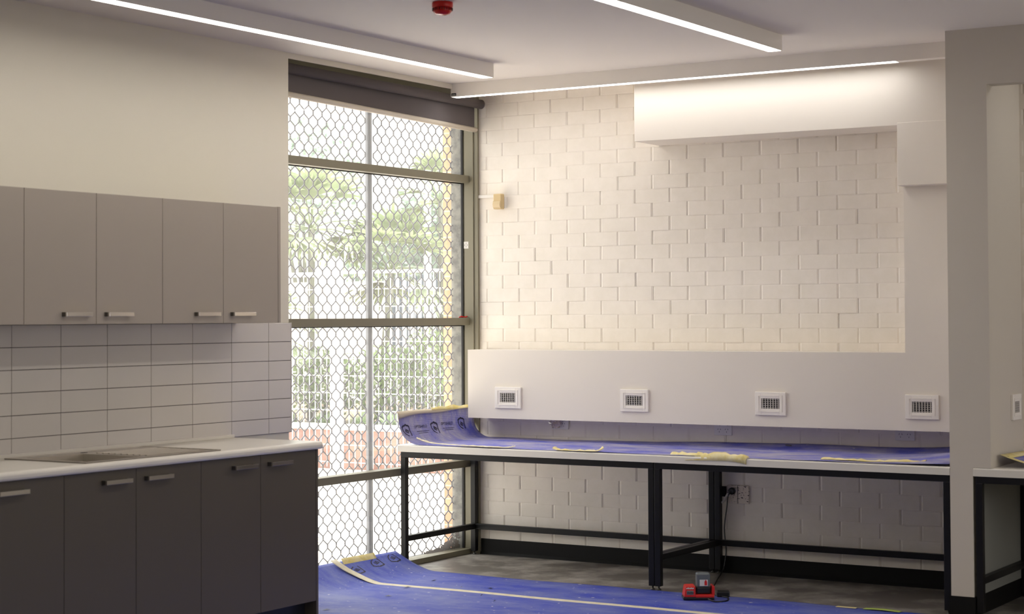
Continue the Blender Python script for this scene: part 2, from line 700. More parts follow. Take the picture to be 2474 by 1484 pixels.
# partition pier on the right with its header
m = MB()
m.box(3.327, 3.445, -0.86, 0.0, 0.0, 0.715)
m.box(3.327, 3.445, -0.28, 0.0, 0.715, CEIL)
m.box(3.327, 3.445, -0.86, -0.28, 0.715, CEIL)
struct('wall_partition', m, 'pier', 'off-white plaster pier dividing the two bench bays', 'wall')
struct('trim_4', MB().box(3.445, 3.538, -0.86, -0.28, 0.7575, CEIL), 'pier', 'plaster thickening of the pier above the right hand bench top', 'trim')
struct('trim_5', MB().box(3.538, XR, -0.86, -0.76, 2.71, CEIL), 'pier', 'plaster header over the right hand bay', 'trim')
m = MB()
m.box(3.319, 3.453, -0.868, -0.86, 0.0, 0.1)
m.box(3.319, 3.327, -0.86, -0.01, 0.0, 0.1)
m.box(3.445, 3.453, -0.86, -0.01, 0.0, 0.1)
struct('baseboard_right', m, 'skirt', 'black vinyl skirting around the foot of the pier', 'baseboard')

# ------------------------------------------------------------------ window
win = bpy.data.objects.new('window_1', None)
COL.objects.link(win)
win.location = (-0.16, -1.1, 0)
ORI['window_1'] = Vector(win.location)
tag(win, 'tall olive framed window with a security mesh behind it', 'window', kind='structure')
YL = YE
m = MB()
m.box(-0.20, -0.060, -0.022, -0.001, 0.0, CEIL + 0.06, 0.001)
m.box(-0.16, -0.090, -0.030, -0.022, 0.033, CEIL + 0.06, 0.001)
add('stile', m, 'olive', win)
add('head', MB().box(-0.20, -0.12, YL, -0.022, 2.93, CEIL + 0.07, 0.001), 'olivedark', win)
add('stile', MB().box(-0.20, -0.12, YL, YL + 0.05, 0.0, 2.93, 0.001), 'olive', win)
add('sill', MB().box(-0.22, -0.12, YL, -0.022, 0.0, 0.033, 0.002), 'olive', win)
for z0, z1 in ((0.563, 0.609), (1.484, 1.532), (2.414, 2.461)):
    add('transom', MB().box(-0.20, -0.12, YL, -0.022, z0, z1, 0.002), 'olive', win)
m = MB()
for z0, z1 in ((0.033, 0.563), (0.609, 1.484), (1.532, 2.414), (2.461, 2.93)):
    m.box(-0.184, -0.168, -0.034, -0.030, z0, z1)
    m.box(-0.186, -0.178, YL + 0.05, -0.034, z1 - 0.006, z1)
add('gasket', m, 'gasket', win)
m = MB()
m.box(-0.262, -0.186, -0.030, -0.001, -0.05, CEIL + 0.06, 0.001)
add('outer_jamb', m, 'outerjamb', win)
for z0, z1 in ((0.033, 0.563), (0.609, 1.484), (1.532, 2.414), (2.461, 2.93)):
    m = MB()
    m.quad([(-0.18, YL, z0), (-0.18, -0.03, z0), (-0.18, -0.03, z1), (-0.18, YL, z1)])
    add('glass_pane', m, 'glass', win)
m = MB()
m.quad([(-0.163, -0.0305, 1.985), (-0.128, -0.0305, 1.985), (-0.128, -0.0305, 2.03), (-0.163, -0.0305, 2.03)])
for dx, dz in ((0, 0.011), (0, -0.011), (0.009, 0), (-0.009, 0)):
    cx, cz = -0.1455 + dx, 2.0075 + dz
    a, b = (0.0012, 0.005) if dx == 0 else (0.004, 0.0015)
    m.quad([(cx - a, -0.0312, cz - b), (cx + a, -0.0312, cz - b), (cx + a, -0.0312, cz + b), (cx - a, -0.0312, cz + b)], 1)
st = add('sticker', m, ['label', 'blackpl'], win)
st['label'] = 'small white sticker with a black cross on the window jamb'
m = MB()
m.tube([(-0.172, -0.08, 1.536), (-0.16, -0.06, 1.54), (-0.15, -0.045, 1.537), (-0.135, -0.035, 1.541)], 0.004, 6)
m.tube([(-0.165, -0.07, 1.544), (-0.152, -0.06, 1.538), (-0.145, -0.035, 1.536)], 0.003, 6)
single('wire_scrap', m, 'redlens', 'scrap of red wire lying on the window rail by the jamb', 'wire', (-0.155, -0.06, 1.534))

# security screen ---------------------------------------------------
scr = thing('security_screen', 'grey diamond mesh security screen outside the tall window', 'screen', (-0.25, -1.1, 0))


def mesh_strands(ya, yb, z0, z1):
    """expanded metal: zigzag strands that touch at short vertical knots"""
    mb = MB()
    t = mb.bm
    p, h = 0.0868, 0.0522
    dn = 0.0075
    i0 = math.floor((ya + 1.66) / (p / 2)) - 1
    i1 = math.ceil((yb + 1.66) / (p / 2)) + 1
    k0 = math.floor((z0 - 1.438) / h) - 1
    k1 = math.ceil((z1 - 1.438) / h) + 1
    amp = p / 4 - 0.0016
    for i in range(i0, i1):
        yc = -1.66 + (i + 0.5) * p / 2
        pts = []
        for k in range(k0, k1 + 1):
            zc = 1.438 + k * h
            s0 = 1 if (k + i) % 2 else -1
            y_a, y_b = yc + s0 * amp, yc - s0 * amp
            pts += [(y_a, zc - dn, s0), (y_a, zc + dn, s0)]
            for e, q in ((0.16, 0.09), (0.5, 0.5), (0.84, 0.91)):
                pts.append((y_a + (y_b - y_a) * q, zc + dn + (h - 2 * dn) * e, s0 * (1 - 2 * e)))
        prev, last = None, None
        for n_, (y, z, d) in enumerate(pts):
            if not (z0 <= z <= z1 and ya <= y <= yb):
                prev = None
                continue
            a = pts[max(n_ - 1, 0)]
            b = pts[min(n_ + 1, len(pts) - 1)]
            dy, dz = b[0] - a[0], b[1] - a[1]
            L_ = math.hypot(dy, dz)
            ny, nz = -dz / L_ * 0.0029, dy / L_ * 0.0029
            x = -0.25 + d * 0.0022
            dv = 0.0026
            ring = [t.verts.new((x - dv, y - ny, z - nz)), t.verts.new((x - dv, y + ny, z + nz)),
                    t.verts.new((x + dv, y + ny, z + nz)), t.verts.new((x + dv, y - ny, z - nz))]
            if prev:
                for q in range(4):
                    t.faces.new((prev[q], prev[(q + 1) % 4], ring[(q + 1) % 4], ring[q]))
            prev = ring
    return mb


add('mesh_panel', mesh_strands(YL, -0.999, 0.02, 2.96), 'mesh', scr)
add('mesh_panel', mesh_strands(-0.943, -0.032, 0.02, 2.96), 'mesh', scr)
m = MB()
m.box(-0.262, -0.240, -0.993, -0.949, -0.03, 3.0, 0.003)
m.box(-0.240, -0.235, -0.977, -0.965, -0.03, 3.0, 0.001)
add('frame_bar', m, 'mullion', scr)
m = MB()
m.box(-0.262, -0.238, YL, -0.032, -0.03, 0.03)
add('bottom_rail', m, 'mullion', scr)
m = MB()
m.box(-0.262, -0.238, YL, -0.032, 2.96, 3.0)
add('top_rail', m, 'mullion', scr)

# roller blind ------------------------------------------------------
bl = thing('roller_blind', 'charcoal roller blind pulled a little way down over the tall window', 'blind', (-0.05, -1.1, 2.75))
m = MB()
m.tube([(-0.04, YL + 0.005, 2.936), (-0.04, -0.012, 2.925)], 0.030, 20)
add('roller', m, 'blind', bl)
m = MB()
m.quad([(-0.068, YL + 0.01, 2.936), (-0.068, -0.045, 2.925), (-0.068, -0.045, 2.772), (-0.068, YL + 0.01, 2.812)])
m.quad([(-0.070, YL + 0.01, 2.936), (-0.070, YL + 0.01, 2.812), (-0.070, -0.045, 2.772), (-0.070, -0.045, 2.925)])
add('fabric', m, 'blind', bl)
m = MB()
m.tube([(-0.068, YL + 0.01, 2.797), (-0.068, -0.035, 2.757)], 0.019, 14, flat=0.85)
add('bottom_rail', m, 'rail', bl)
add('end_bracket', MB().lathe([(0.026, -0.012), (0.031, -0.009), (0.031, 0.0), (0.02, 0.004)], (0, 0, 0), 20).rot(math.radians(-90), (0, 0, 0), 'X').move((-0.04, -0.008, 2.925)), 'blind', bl)

# ------------------------------------------------------------------ outside
struct('ground', MB().box(-16, -0.36, -8, 16, -0.15, -0.05), 'paving', 'sunlit pale paving outside the window', 'paving')
m = MB()
for i in range(9):
    for j in range(5):
        x0 = -2.55 + i * 0.235
        y0 = 0.25 + j * 0.47 + (0.235 if i % 2 else 0)
        m.box(x0, x0 + 0.228, y0, y0 + 0.46, -0.05, -0.044, 0.003, 1)
struct('trim_2', m, 'coping', 'pavers beside the outer brick pier', 'paving')
struct('wall_outer', MB().box(-0.345, -0.262, -0.001, 1.2, -0.05, 3.3), 'outerbrick', 'orange face brick pier outside the window', 'wall')
struct('wall_facade', MB().box(-0.345, -0.262, YB, YE - 0.02, -0.05, 3.3), 'outerbrick', 'orange brick outside of the kitchen wall', 'wall')
struct('trim_3', MB().box(-0.345, -0.262, YE - 0.02, 0.0, 3.02, 3.3), 'outerbrick', 'brick lintel over the window', 'trim')

gw = thing('garden_wall', 'low brown brick garden wall behind the white wire fence', 'garden wall', (-5, 5.5, -0.05))
add('brickwork', MB().box(-9, -2.2, 5.42, 5.62, -0.05, 0.36), 'gardenbrick', gw)
add('coping', MB().box(-9.02, -2.18, 5.40, 5.64, 0.36, 0.41, 0.006), 'coping', gw)
struct('garden_bed', MB().box(-14, -1.5, 5.64, 15, -0.05, 0.36), 'soil', 'planted garden bed behind the low wall', 'garden bed')


def fence_panel(name, x0, x1, zt, rail, label):
    f = thing(name, label, 'fence', ((x0 + x1) / 2, 5.13, -0.05), 'white wire fence panels in the yard')
    m = MB()
    n = int((x1 - x0) / 0.075)
    for i in range(n + 1):
        x = x0 + 0.02 + i * 0.075
        m.box(x - 0.0022, x + 0.0022, 5.128, 5.132, 0.0, zt, 0, 1)
    z = 0.05
    while z < zt - 0.05:
        m.box(x0, x1, 5.133, 5.138, z - 0.003, z + 0.003)
        z += 0.178
    add('wire_mesh', m, 'whitemetal', f)
    add('top_rail', MB().box(x0, x1, 5.11, 5.15, zt - rail, zt, 0.004), 'whitemetal', f)
    return f


fl = fence_panel('wire_fence_panel', -7.6, -5.125, 2.01, 0.045, 'white wire fence panel left of the twin posts')
fr = fence_panel('wire_fence_panel', -4.99, -2.4, 2.02, 0.03, 'white wire fence panel right of the twin posts')
for x, par in ((-5.09, fl), (-5.01, fr)):
    p = add('post', MB().box(x - 0.027, x + 0.027, 5.10, 5.155, -0.05, 2.10, 0.004), 'whitemetal', par)
    add('post_cap', MB().lathe([(0.036, 0), (0.036, 0.03), (0.02, 0.06), (0.004, 0.075)], (x, 5.128, 2.10), 10), 'whitemetal', p)
single('pole', MB().tube([(-6.517, 9, 0.3), (-6.517, 9, 3.3)], 0.045, 12), 'whitemetal', 'tall white pole standing in front of the slatted grey fence', 'pole', (-6.517, 9, 0.3))
pf = thing('palisade_fence', 'slate grey upright slat fence far behind the wire fence', 'fence', (-6.4, 9.6, 0.3))
for i in range(14):
    x = -7.45 + i * 0.115
    add('slat', MB().box(x - 0.026, x + 0.026, 9.58, 9.61, 0.36, 2.1, 0.01), 'greymetal', pf)
add('rail', MB().box(-7.5, -5.9, 9.61, 9.65, 1.80, 1.87), 'greymetal', pf)
add('rail', MB().box(-7.5, -5.9, 9.61, 9.65, 0.75, 0.82), 'greymetal', pf)
single('shed', MB().box(-11, -4.5, 11.0, 11.2, -0.05, 2.05), 'palewall', 'pale low building wall far behind the grey fence', 'building', (-7, 11, -0.05))


def blade(bm, o, d, up, length, width, droop, nseg=4):
    d = d.normalized()
    side = d.cross(up)
    if side.length < 1e-3:
        side = Vector((1, 0, 0))
    side.normalize()
    pa = pb = None
    for k in range(nseg + 1):
        t = k / nseg
        p = o + d * (length * t) + Vector((0, 0, -droop * length * t * t))
        wd = width * (0.5 + 1.5 * t) * (1 - t) * 1.6 + 0.001
        a, b = bm.verts.new(p - side * wd), bm.verts.new(p + side * wd)
        if pa:
            bm.faces.new((pa, pb, b, a))
        pa, pb = a, b


def fan_palm(x, y, zb, zc, nfan, R, label, seed, lean=0.0):
    r = random.Random(seed)
    t = thing('fan_palm', label, 'palm', (x, y, zb), 'palms in the garden bed')
    m = MB()
    m.tube([(x, y, zb), (x + lean * 0.4, y, zb + (zc - zb) * 0.5), (x + lean, y, zc)], [0.055, 0.045, 0.04], 8)
    add('trunk', m, 'trunk', t)
    m = MB()
    c = Vector((x + lean, y, zc))
    for i in range(nfan):
        az = r.uniform(0, 2 * math.pi)
        el = r.uniform(-0.5, 1.3)
        d = Vector((math.cos(az) * math.cos(el), math.sin(az) * math.cos(el), math.sin(el)))
        sl = R * r.uniform(0.45, 0.75)
        hub = c + d * sl
        m.tube([c, c + d * sl * 0.5 + Vector((0, 0, 0.03)), hub], 0.008, 4)
        u = d.cross(Vector((0, 0, 1)))
        if u.length < 0.05:
            u = Vector((1, 0, 0))
        u.normalize()
        nb = 15
        for k in range(nb):
            a = (k / (nb - 1) - 0.5) * 2.5
            dd = d * math.cos(a) + u * math.sin(a)
            blade(m.bm, hub, dd, d.cross(u), R * 0.62 * r.uniform(0.85, 1.1), 0.020, r.uniform(0.15, 0.45))
    add('fronds', m, 'palm', t)
    return t


fan_palm(-6.35, 6.4, 0.36, 2.55, 26, 0.85, 'large fan palm left of the twin fence posts, spreading above the rail', 3)
fan_palm(-5.75, 6.9, 0.36, 2.05, 22, 0.80, 'fan palm with arching fronds right behind the twin fence posts', 5, 0.15)
fan_palm(-5.25, 7.4, 0.36, 2.85, 16, 0.62, 'smaller fan palm right of the screen bar, highest of the three crowns', 8)
fan_palm(-6.6, 6.0, 0.36, 1.35, 16, 0.62, 'low fan palm behind the left wire fence panel', 11)


def leafy(name, c, rad, n, size, matn, label, cat, group, seed, trunk=None):
    r = random.Random(seed)
    t = thing(name, label, cat, (c[0], c[1], trunk if trunk is not None else c[2] - rad[2]), group)
    m = MB()
    for i in range(n):
        while True:
            p = Vector((r.uniform(-1, 1), r.uniform(-1, 1), r.uniform(-1, 1)))
            if 0.35 < p.length < 1:
                break
        q = Vector((c[0] + p.x * rad[0], c[1] + p.y * rad[1], c[2] + p.z * rad[2]))
        d = Vector((r.uniform(-1, 1), r.uniform(-1, 1), r.uniform(-0.6, 1))).normalized()
        u = d.cross(Vector((r.uniform(-1, 1), r.uniform(-1, 1), 1))).normalized()
        s = size * r.uniform(0.6, 1.3)
        m.quad([q, q + d * s * 0.5 + u * s * 0.28, q + d * s, q + d * s * 0.5 - u * s * 0.28])
    add('foliage', m, matn, t)
    m = MB()
    zb = trunk if trunk is not None else c[2] - rad[2]
    rt = 0.06 if trunk is not None else 0.02
    for k in range(3):
        dx, dy = r.uniform(-0.5, 0.5) * rad[0], r.uniform(-0.5, 0.5) * rad[1]
        m.tube([(c[0], c[1], zb), (c[0] + dx * 0.3, c[1] + dy * 0.3, (zb + c[2]) / 2), (c[0] + dx, c[1] + dy, c[2] + 0.3 * rad[2])], [rt, rt * 0.6, rt * 0.2], 6)
    add('stems', m, 'trunk', t)
    return t


for i, (x, y, z, rx, rz, lab) in enumerate((
        (-6.25, 6.5, 0.80, 0.42, 0.42, 'bright leafy shrub left of the twin fence posts'),
        (-5.45, 6.6, 0.80, 0.46, 0.45, 'bright leafy shrub between the twin posts and the screen bar'),
        (-4.95, 6.9, 0.95, 0.5, 0.55, 'bright leafy shrub just right of the screen bar'),
        (-4.25, 7.0, 0.85, 0.5, 0.5, 'bright leafy shrub nearest the orange brick pier'))):
    leafy('garden_shrub', (x, y, z), (rx, 0.4, rz), 1500, 0.075, 'shrub', lab, 'shrub', 'shrubs behind the garden wall', 20 + i)


def tuft(x, y, z, R, label, seed):
    r = random.Random(seed)
    m = MB()
    for i in range(130):
        az = r.uniform(0, 2 * math.pi)
        el = r.uniform(0.35, 1.45)
        d = Vector((math.cos(az) * math.cos(el), math.sin(az) * math.cos(el), math.sin(el)))
        blade(m.bm, Vector((x + r.uniform(-0.05, 0.05), y + r.uniform(-0.05, 0.05), z)), d, Vector((0, 0, 1)), R * r.uniform(0.7, 1.2), 0.006, r.uniform(0.2, 0.7), 5)
    single('grass_tuft', m, 'grass', label, 'grass tuft', (x, y, z), 'strappy grass tufts along the garden wall')


for i, (x, lab) in enumerate(((-6.15, 'strappy grass tuft at the far left by the kitchen wall'), (-5.72, 'strappy grass tuft left of the twin fence posts'),
                              (-5.25, 'strappy grass tuft right of the twin fence posts'), (-4.85, 'strappy grass tuft behind the screen bar'), (-4.3, 'strappy grass tuft above the curled blue sheet'))):
    tuft(x, 5.8, 0.36, 0.27, lab, 40 + i)
leafy('tree', (-10.9, 12.2, 3.7), (1.0, 0.9, 0.9), 700, 0.14, 'treeleaf', 'pale tree crown seen through the upper left pane', 'tree', 'trees beyond the yard', 61, 0.3)
leafy('tree', (-8.6, 12.6, 2.75), (1.0, 0.9, 0.75), 2200, 0.14, 'treeleaf', 'blue-green tree crown behind the white pole', 'tree', 'trees beyond the yard', 62, 0.3)
leafy('tree', (-10.6, 14.4, 2.3), (1.0, 0.9, 0.9), 1500, 0.15, 'treeleaf', 'low tree crown behind the palms on the left', 'tree', 'trees beyond the yard', 63, 0.3)

# ------------------------------------------------------------------ strip lights


def strip_x(name, x0, x1, y0, y1, lit0, lit1, label, group='linear ceiling lights'):
    t = thing(name, label, 'ceiling light', ((x0 + x1) / 2, (y0 + y1) / 2, CEIL), group)
    m = MB()
    m.box(x0, x1, y0, y0 + 0.003, CEIL - 0.083, CEIL)
    m.box(x0, x1, y1 - 0.003, y1, CEIL - 0.083, CEIL)
    ya, yb = y0 + 0.003, y1 - 0.003
    m.box(x0, x0 + 0.004, ya, yb, CEIL - 0.083, CEIL)
    m.box(x1 - 0.004, x1, ya, yb, CEIL - 0.083, CEIL)
    m.box(x0 + 0.004, x1 - 0.004, ya, yb, CEIL - 0.012, CEIL)
    if x1 - lit1 > 0.02:
        m.box(lit1, x1 - 0.004, ya, yb, CEIL - 0.0825, CEIL - 0.075)
    add('housing', m, 'housing', t)
    add('diffuser', MB().box(lit0, lit1, y0 + 0.003, y1 - 0.003, CEIL - 0.0815, CEIL - 0.070), 'ledwall', t)
    return t


def strip_y(name, x0, x1, y0, y1, label, group='linear ceiling lights'):
    t = thing(name, label, 'ceiling light', ((x0 + x1) / 2, (y0 + y1) / 2, CEIL), group)
    m = MB()
    m.box(x0, x0 + 0.003, y0, y1, CEIL - 0.083, CEIL)
    m.box(x1 - 0.003, x1, y0, y1, CEIL - 0.083, CEIL)
    xa, xb = x0 + 0.003, x1 - 0.003
    m.box(xa, xb, y0, y0 + 0.004, CEIL - 0.083, CEIL)
    m.box(xa, xb, y1 - 0.004, y1, CEIL - 0.083, CEIL)
    m.box(xa, xb, y0 + 0.004, y1 - 0.004, CEIL - 0.012, CEIL)
    add('housing', m, 'housing', t)
    add('diffuser', MB().box(x0 + 0.003, x1 - 0.003, y0 + 0.004, y1 - 0.004, CEIL - 0.0815, CEIL - 0.070), 'led', t)
    return t


strip_y('linear_light', 0.692, 0.768, -6.2, -1.152, 'white linear ceiling light running above the kitchen cabinets')
strip_y('linear_light', 2.500, 2.576, -6.2, -1.212, 'white linear ceiling light in the middle of the ceiling, above the red alarm')
strip_y('linear_light', 4.310, 4.386, -10.0, -4.6, 'white linear ceiling light over the right half of the room')
l3 = strip_x('linear_light', 0.05, 3.327, -0.505, -0.432, 0.06, 2.93, 'white linear ceiling light running along the brick wall in front of the bulkhead')
m = MB()
m.box(0.055, 0.09, -0.5062, -0.505, 2.924, 2.94)
for i in range(4):
    m.box(0.060 + i * 0.007, 0.064 + i * 0.007, -0.5068, -0.5062, 2.927, 2.933, mi=1)
mk = add('maker_plate', m, ['blackpl', 'label'], l3)
mk['label'] = 'small black plate at the left end of the light'
strip_x('linear_light', 3.9, 6.6, -0.505, -0.432, 3.91, 6.59, 'white linear ceiling light in the right hand bay behind the header')

# red alarm on the ceiling
al = thing('alarm_strobe', 'red round alarm strobe on the ceiling between two strip lights', 'alarm', (1.655, -3.03, CEIL))
add('base', MB().lathe([(0.046, 0), (0.049, -0.004), (0.049, -0.024), (0.046, -0.027)], (1.655, -3.03, CEIL), 28), 'red', al)
add('lens', MB().lathe([(0.046, -0.027), (0.0455, -0.042), (0.034, -0.056), (0.018, -0.060), (0.002, -0.060)], (1.655, -3.03, CEIL), 12), 'redlens', al)
m = MB()
for k in range(24):
    a = 2 * math.pi * k / 24
    m.tube([(1.655 + 0.0465 * math.cos(a), -3.03 + 0.0465 * math.sin(a), CEIL - 0.028), (1.655 + 0.0462 * math.cos(a), -3.03 + 0.0462 * math.sin(a), CEIL - 0.041)], 0.0022, 5)
add('lens_rib', m, 'darkred', al)

# ------------------------------------------------------------------ duct casing (bulkhead, risers, vent panel)
dc = thing('duct_casing', 'white boxed duct casing wrapping over and under the painted brick wall', 'duct casing', (2.0, -0.2, 1.3))
add('bulkhead', MB().box(1.245, 3.327, -0.32, -0.001, 2.586, CEIL, 0.002), 'casing', dc)
add('upper_riser', MB().box(2.876, 3.327, -0.322, -0.001, 2.252, 2.60, 0.002), 'casing', dc)
add('lower_riser', MB().box(2.874, 3.327, -0.22, -0.001, 1.3282, 2.27, 0.0), 'casing', dc)
add('vent_panel', MB().box(-0.015, 3.327, -0.22, -0.006, 0.894, 1.328, 0.0), 'casing', dc)


def make_vent(label):
    x0, x1, z0, z1, y = 0.194, 0.385, 0.960, 1.095, -0.22
    t = thing('air_vent', label, 'vent', ((x0 + x1) / 2, y, (z0 + z1) / 2), 'vents in the casing above the bench')
    cx, cz = (x0 + x1) / 2, (z0 + z1) / 2
    iw, ih = 0.056, 0.029
    m = MB()
    b = 0.014
    m.box(x0, cx - iw, y - b, y, z0, z1, 0.003)
    m.box(cx + iw, x1, y - b, y, z0, z1, 0.003)
    m.box(cx - iw - 0.002, cx + iw + 0.002, y - b, y, cz + ih, z1, 0.003)
    m.box(cx - iw - 0.002, cx + iw + 0.002, y - b, y, z0, cz - ih, 0.003)
    for (a0, a1, c0, c1) in ((cx - 0.073, cx + 0.073, cz + 0.044, cz + 0.048), (cx - 0.073, cx + 0.073, cz - 0.048, cz - 0.044),
                             (cx - 0.075, cx - 0.071, cz - 0.048, cz + 0.048), (cx + 0.071, cx + 0.075, cz - 0.048, cz + 0.048)):
        m.box(a0, a1, y - b - 0.003, y - b + 0.001, c0, c1)
    add('frame', m, 'vent', t)
    add('cavity', MB().box(cx - iw, cx + iw, y - 0.0035, y - 0.0005, cz - ih, cz + ih), 'dark', t)
    m = MB()
    for i in range(7):
        x = cx - iw + (i + 0.5) * 2 * iw / 7
        m.box(x - 0.0022, x + 0.0022, y - 0.012, y - 0.0035, cz - ih, cz + ih)
    for i in range(5):
        z = cz - ih + (i + 0.5) * 2 * ih / 5
        m.box(cx - iw, cx + iw, y - 0.0125, y - 0.008, z - 0.0011, z + 0.0011)
    add('louvre_grid', m, 'louvre', t)
    return t


v0 = make_vent('white square air vent nearest the window')
for dx, lab in ((0.895, 'second white air vent from the window'), (1.780, 'third white air vent from the window'), (2.680, 'white air vent beside the plaster pier')):
    c = copy_tree(v0)
    c.location.x += dx
    c['label'] = lab
c = copy_tree(v0)
c.location = (3.538, -0.424, 1.05)
c.scale = (0.8, 1, 1)
c.rotation_euler = (0, 0, math.radians(90))
c['label'] = 'white air vent on the right hand side of the pier, seen edge on'

# ------------------------------------------------------------------ power outlets


def make_outlet(label, x0, z0, wd=0.116, ht=0.072, plate='white', group='double power outlets on the brick wall'):
    t = thing('power_outlet', label, 'power outlet', (x0 + wd / 2, 0.0, z0 + ht / 2), group)
    add('plate', MB().box(x0, x0 + wd, -0.011, 0.0, z0, z0 + ht, 0.003), plate, t)
    for s in (0.29, 0.71):
        cx, cz = x0 + wd * s, z0 + ht * 0.42
        m = MB()
        for (dx, dz, a) in ((-0.008, 0.006, 0.5), (0.008, 0.006, -0.5), (0, -0.010, 0)):
            q = MB().box(cx + dx - 0.001, cx + dx + 0.001, -0.0118, -0.0108, cz + dz - 0.004, cz + dz + 0.004)
            q.rot(a, (cx + dx, -0.011, cz + dz), 'Y')
            q.bm.verts.ensure_lookup_table()
            m.merge(q.bm)
        add('socket', m, 'dark', t)
        add('switch', MB().box(cx - 0.006, cx + 0.006, -0.0145, -0.010, z0 + ht * 0.72, z0 + ht * 0.9, 0.001), plate, t)
    return t


o1 = make_outlet('white double power outlet partly wrapped in clear film under the vent panel', 0.486, 0.824)
for dx, dz, lab in ((1.123, -0.004, 'white double power outlet under the vent panel at the middle of the bench'), (2.249, 0.0, 'white double power outlet under the vent panel beside the pier')):
    c = copy_tree(o1)
    c.location.x += dx
    c.location.z += dz
    c['label'] = lab
# crumpled film
r = random.Random(4)


def filmf(u, v):
    rr = 0.033 * (1 - 0.25 * math.cos(5 * v)) * (0.55 + 0.45 * math.sin(math.pi * min(u * 1.15, 1)))
    k = 0.006 * math.sin(7 * v + 9 * u) + 0.004 * math.sin(13 * v - 5 * u)
    return (0.522 + (rr + k) * math.cos(v), -0.018 - 0.012 * (1 + math.sin(v)) - 0.006 * math.sin(11 * u + 3 * v), 0.832 + 0.075 * u)


m = MB().grid(filmf, [i / 8 for i in range(9)], [2 * math.pi * i / 22 for i in range(23)], smooth=False)
single('plastic_film', m, 'film', 'crumpled clear film hanging over the outlet nearest the window', 'plastic film', (0.522, -0.02, 0.87))

lo = make_outlet('speckled double outlet low on the brick wall with a black plug in it', 1.690, 0.416, 0.142, 0.108, 'speckle')
add('divider', MB().box(1.7595, 1.7625, -0.0125, -0.010, 0.416, 0.524), 'handleend', lo)
pg = thing('charger_lead', 'black charger lead running from the speckled outlet down to the red charger', 'power lead', (1.735, -0.02, 0.495))
m = MB()
m.tube([(1.727, -0.0115, 0.490), (1.727, -0.030, 0.490), (1.727, -0.034, 0.490)], [0.021, 0.020, 0.014], 18)
add('plug', m, 'blackpl', pg)
from mathutils.geometry import interpolate_bezier


def smooth_path(P, n=8):
    P = [Vector(p) for p in P]
    out = []
    for i in range(len(P) - 1):
        a, b = P[i], P[i + 1]
        ta = (P[i + 1] - P[max(i - 1, 0)]) / 6
        tb = (P[min(i + 2, len(P) - 1)] - P[i]) / 6
        seg = interpolate_bezier(a, a + ta, b - tb, b, n)
        out += seg[:-1] if i < len(P) - 2 else seg
    return out


cord = smooth_path([(1.727, -0.033, 0.488), (1.715, -0.05, 0.46), (1.708, -0.052, 0.40), (1.692, -0.055, 0.27), (1.704, -0.06, 0.14), (1.694, -0.07, 0.04),
                    (1.70, -0.13, 0.006), (1.76, -0.30, 0.005), (1.88, -0.62, 0.006), (1.93, -0.76, 0.007), (2.02, -0.90, 0.008), (2.12, -0.95, 0.008), (2.16, -1.05, 0.008), (2.12, -1.11, 0.008), (2.075, -1.10, 0.016)])
add('cord', MB().tube(cord, 0.0038, 6), 'blackpl', pg)
add('adaptor', MB().box(2.035, 2.105, -0.93, -0.875, 0.003, 0.035, 0.006).rot(0.5, (2.07, -0.9, 0)), 'blackpl', pg)
m = MB().grid(lambda u, v: (1.705 - 0.028 * u - 0.014 * u * u + v * 0.02 * (1 - u), -0.045 + 0.012 * v, 0.480 - 0.062 * u - 0.012 * v), [i / 6 for i in range(7)], [0, 0.5, 1.0], 0.0006)
tg = add('paper_tag', m, 'label', pg)
tg['label'] = 'white paper tag hanging from the plug'
single('black_block', MB().box(1.650, 1.682, -0.022, -0.0005, 0.455, 0.515, 0.002), 'blackpl', 'small black box on the brick wall left of the speckled outlet', 'junction box', (1.667, -0.01, 0.485))  # small black block standing off the wall

# motion sensor with its conduit
sn = thing('motion_sensor', 'yellowed motion sensor on the brick wall near the window', 'sensor', (0.112, -0.03, 2.28))
add('body', MB().box(0.083, 0.143, -0.062, -0.018, 2.232, 2.332, 0.006), 'sensor', sn)
add('lens', MB().prism([(-0.058, 2.236), (-0.070, 2.244), (-0.074, 2.262), (-0.070, 2.282), (-0.058, 2.290)], 'x', 0.086, 0.140, 0.001), 'sensorlens', sn)
add('bracket', MB().box(0.098, 0.150, -0.020, -0.001, 2.240, 2.315, 0.002), 'white', sn)
single('conduit', MB().box(-0.062, 0.098, -0.012, -0.001, 2.311, 2.331, 0.002), 'white', 'short white conduit from the window frame to the motion sensor', 'conduit', (0.02, -0.006, 2.32))

# ------------------------------------------------------------------ kitchen
UX = 0.37          # upper door face
m = MB()
pitch_z = 0.1034
zt = 1.5105
ys = [-6.05 + 0.309 * 0] if False else None
cols = [-2.348 - 0.3088 * k for k in range(14)]
edges_y = [-2.152] + cols
m.box(XW + 0.001, XW + 0.006, -6.5, -2.153, 0.9105, zt - 0.0005, mi=1)
for i in range(len(edges_y) - 1):
    y1, y0 = edges_y[i], edges_y[i + 1]
    for k in range(6):
        z1 = zt - k * pitch_z
        z0 = z1 - pitch_z
        m.box(XW + 0.004, XW + 0.013, y0 + 0.0013, y1 - 0.0013, max(z0, 0.911) + 0.0014, z1 - 0.0014, 0.0012, 1)
m.box(XW + 0.001, XW + 0.0145, -2.1535, -2.1505, 0.911, zt + 0.001, mi=0)
single('tile_splashback', m, ['tile', 'grout'], 'pale glossy tile splashback between the wall cabinets and the kitchen worktop', 'splashback', (XW, -4, 0.905))


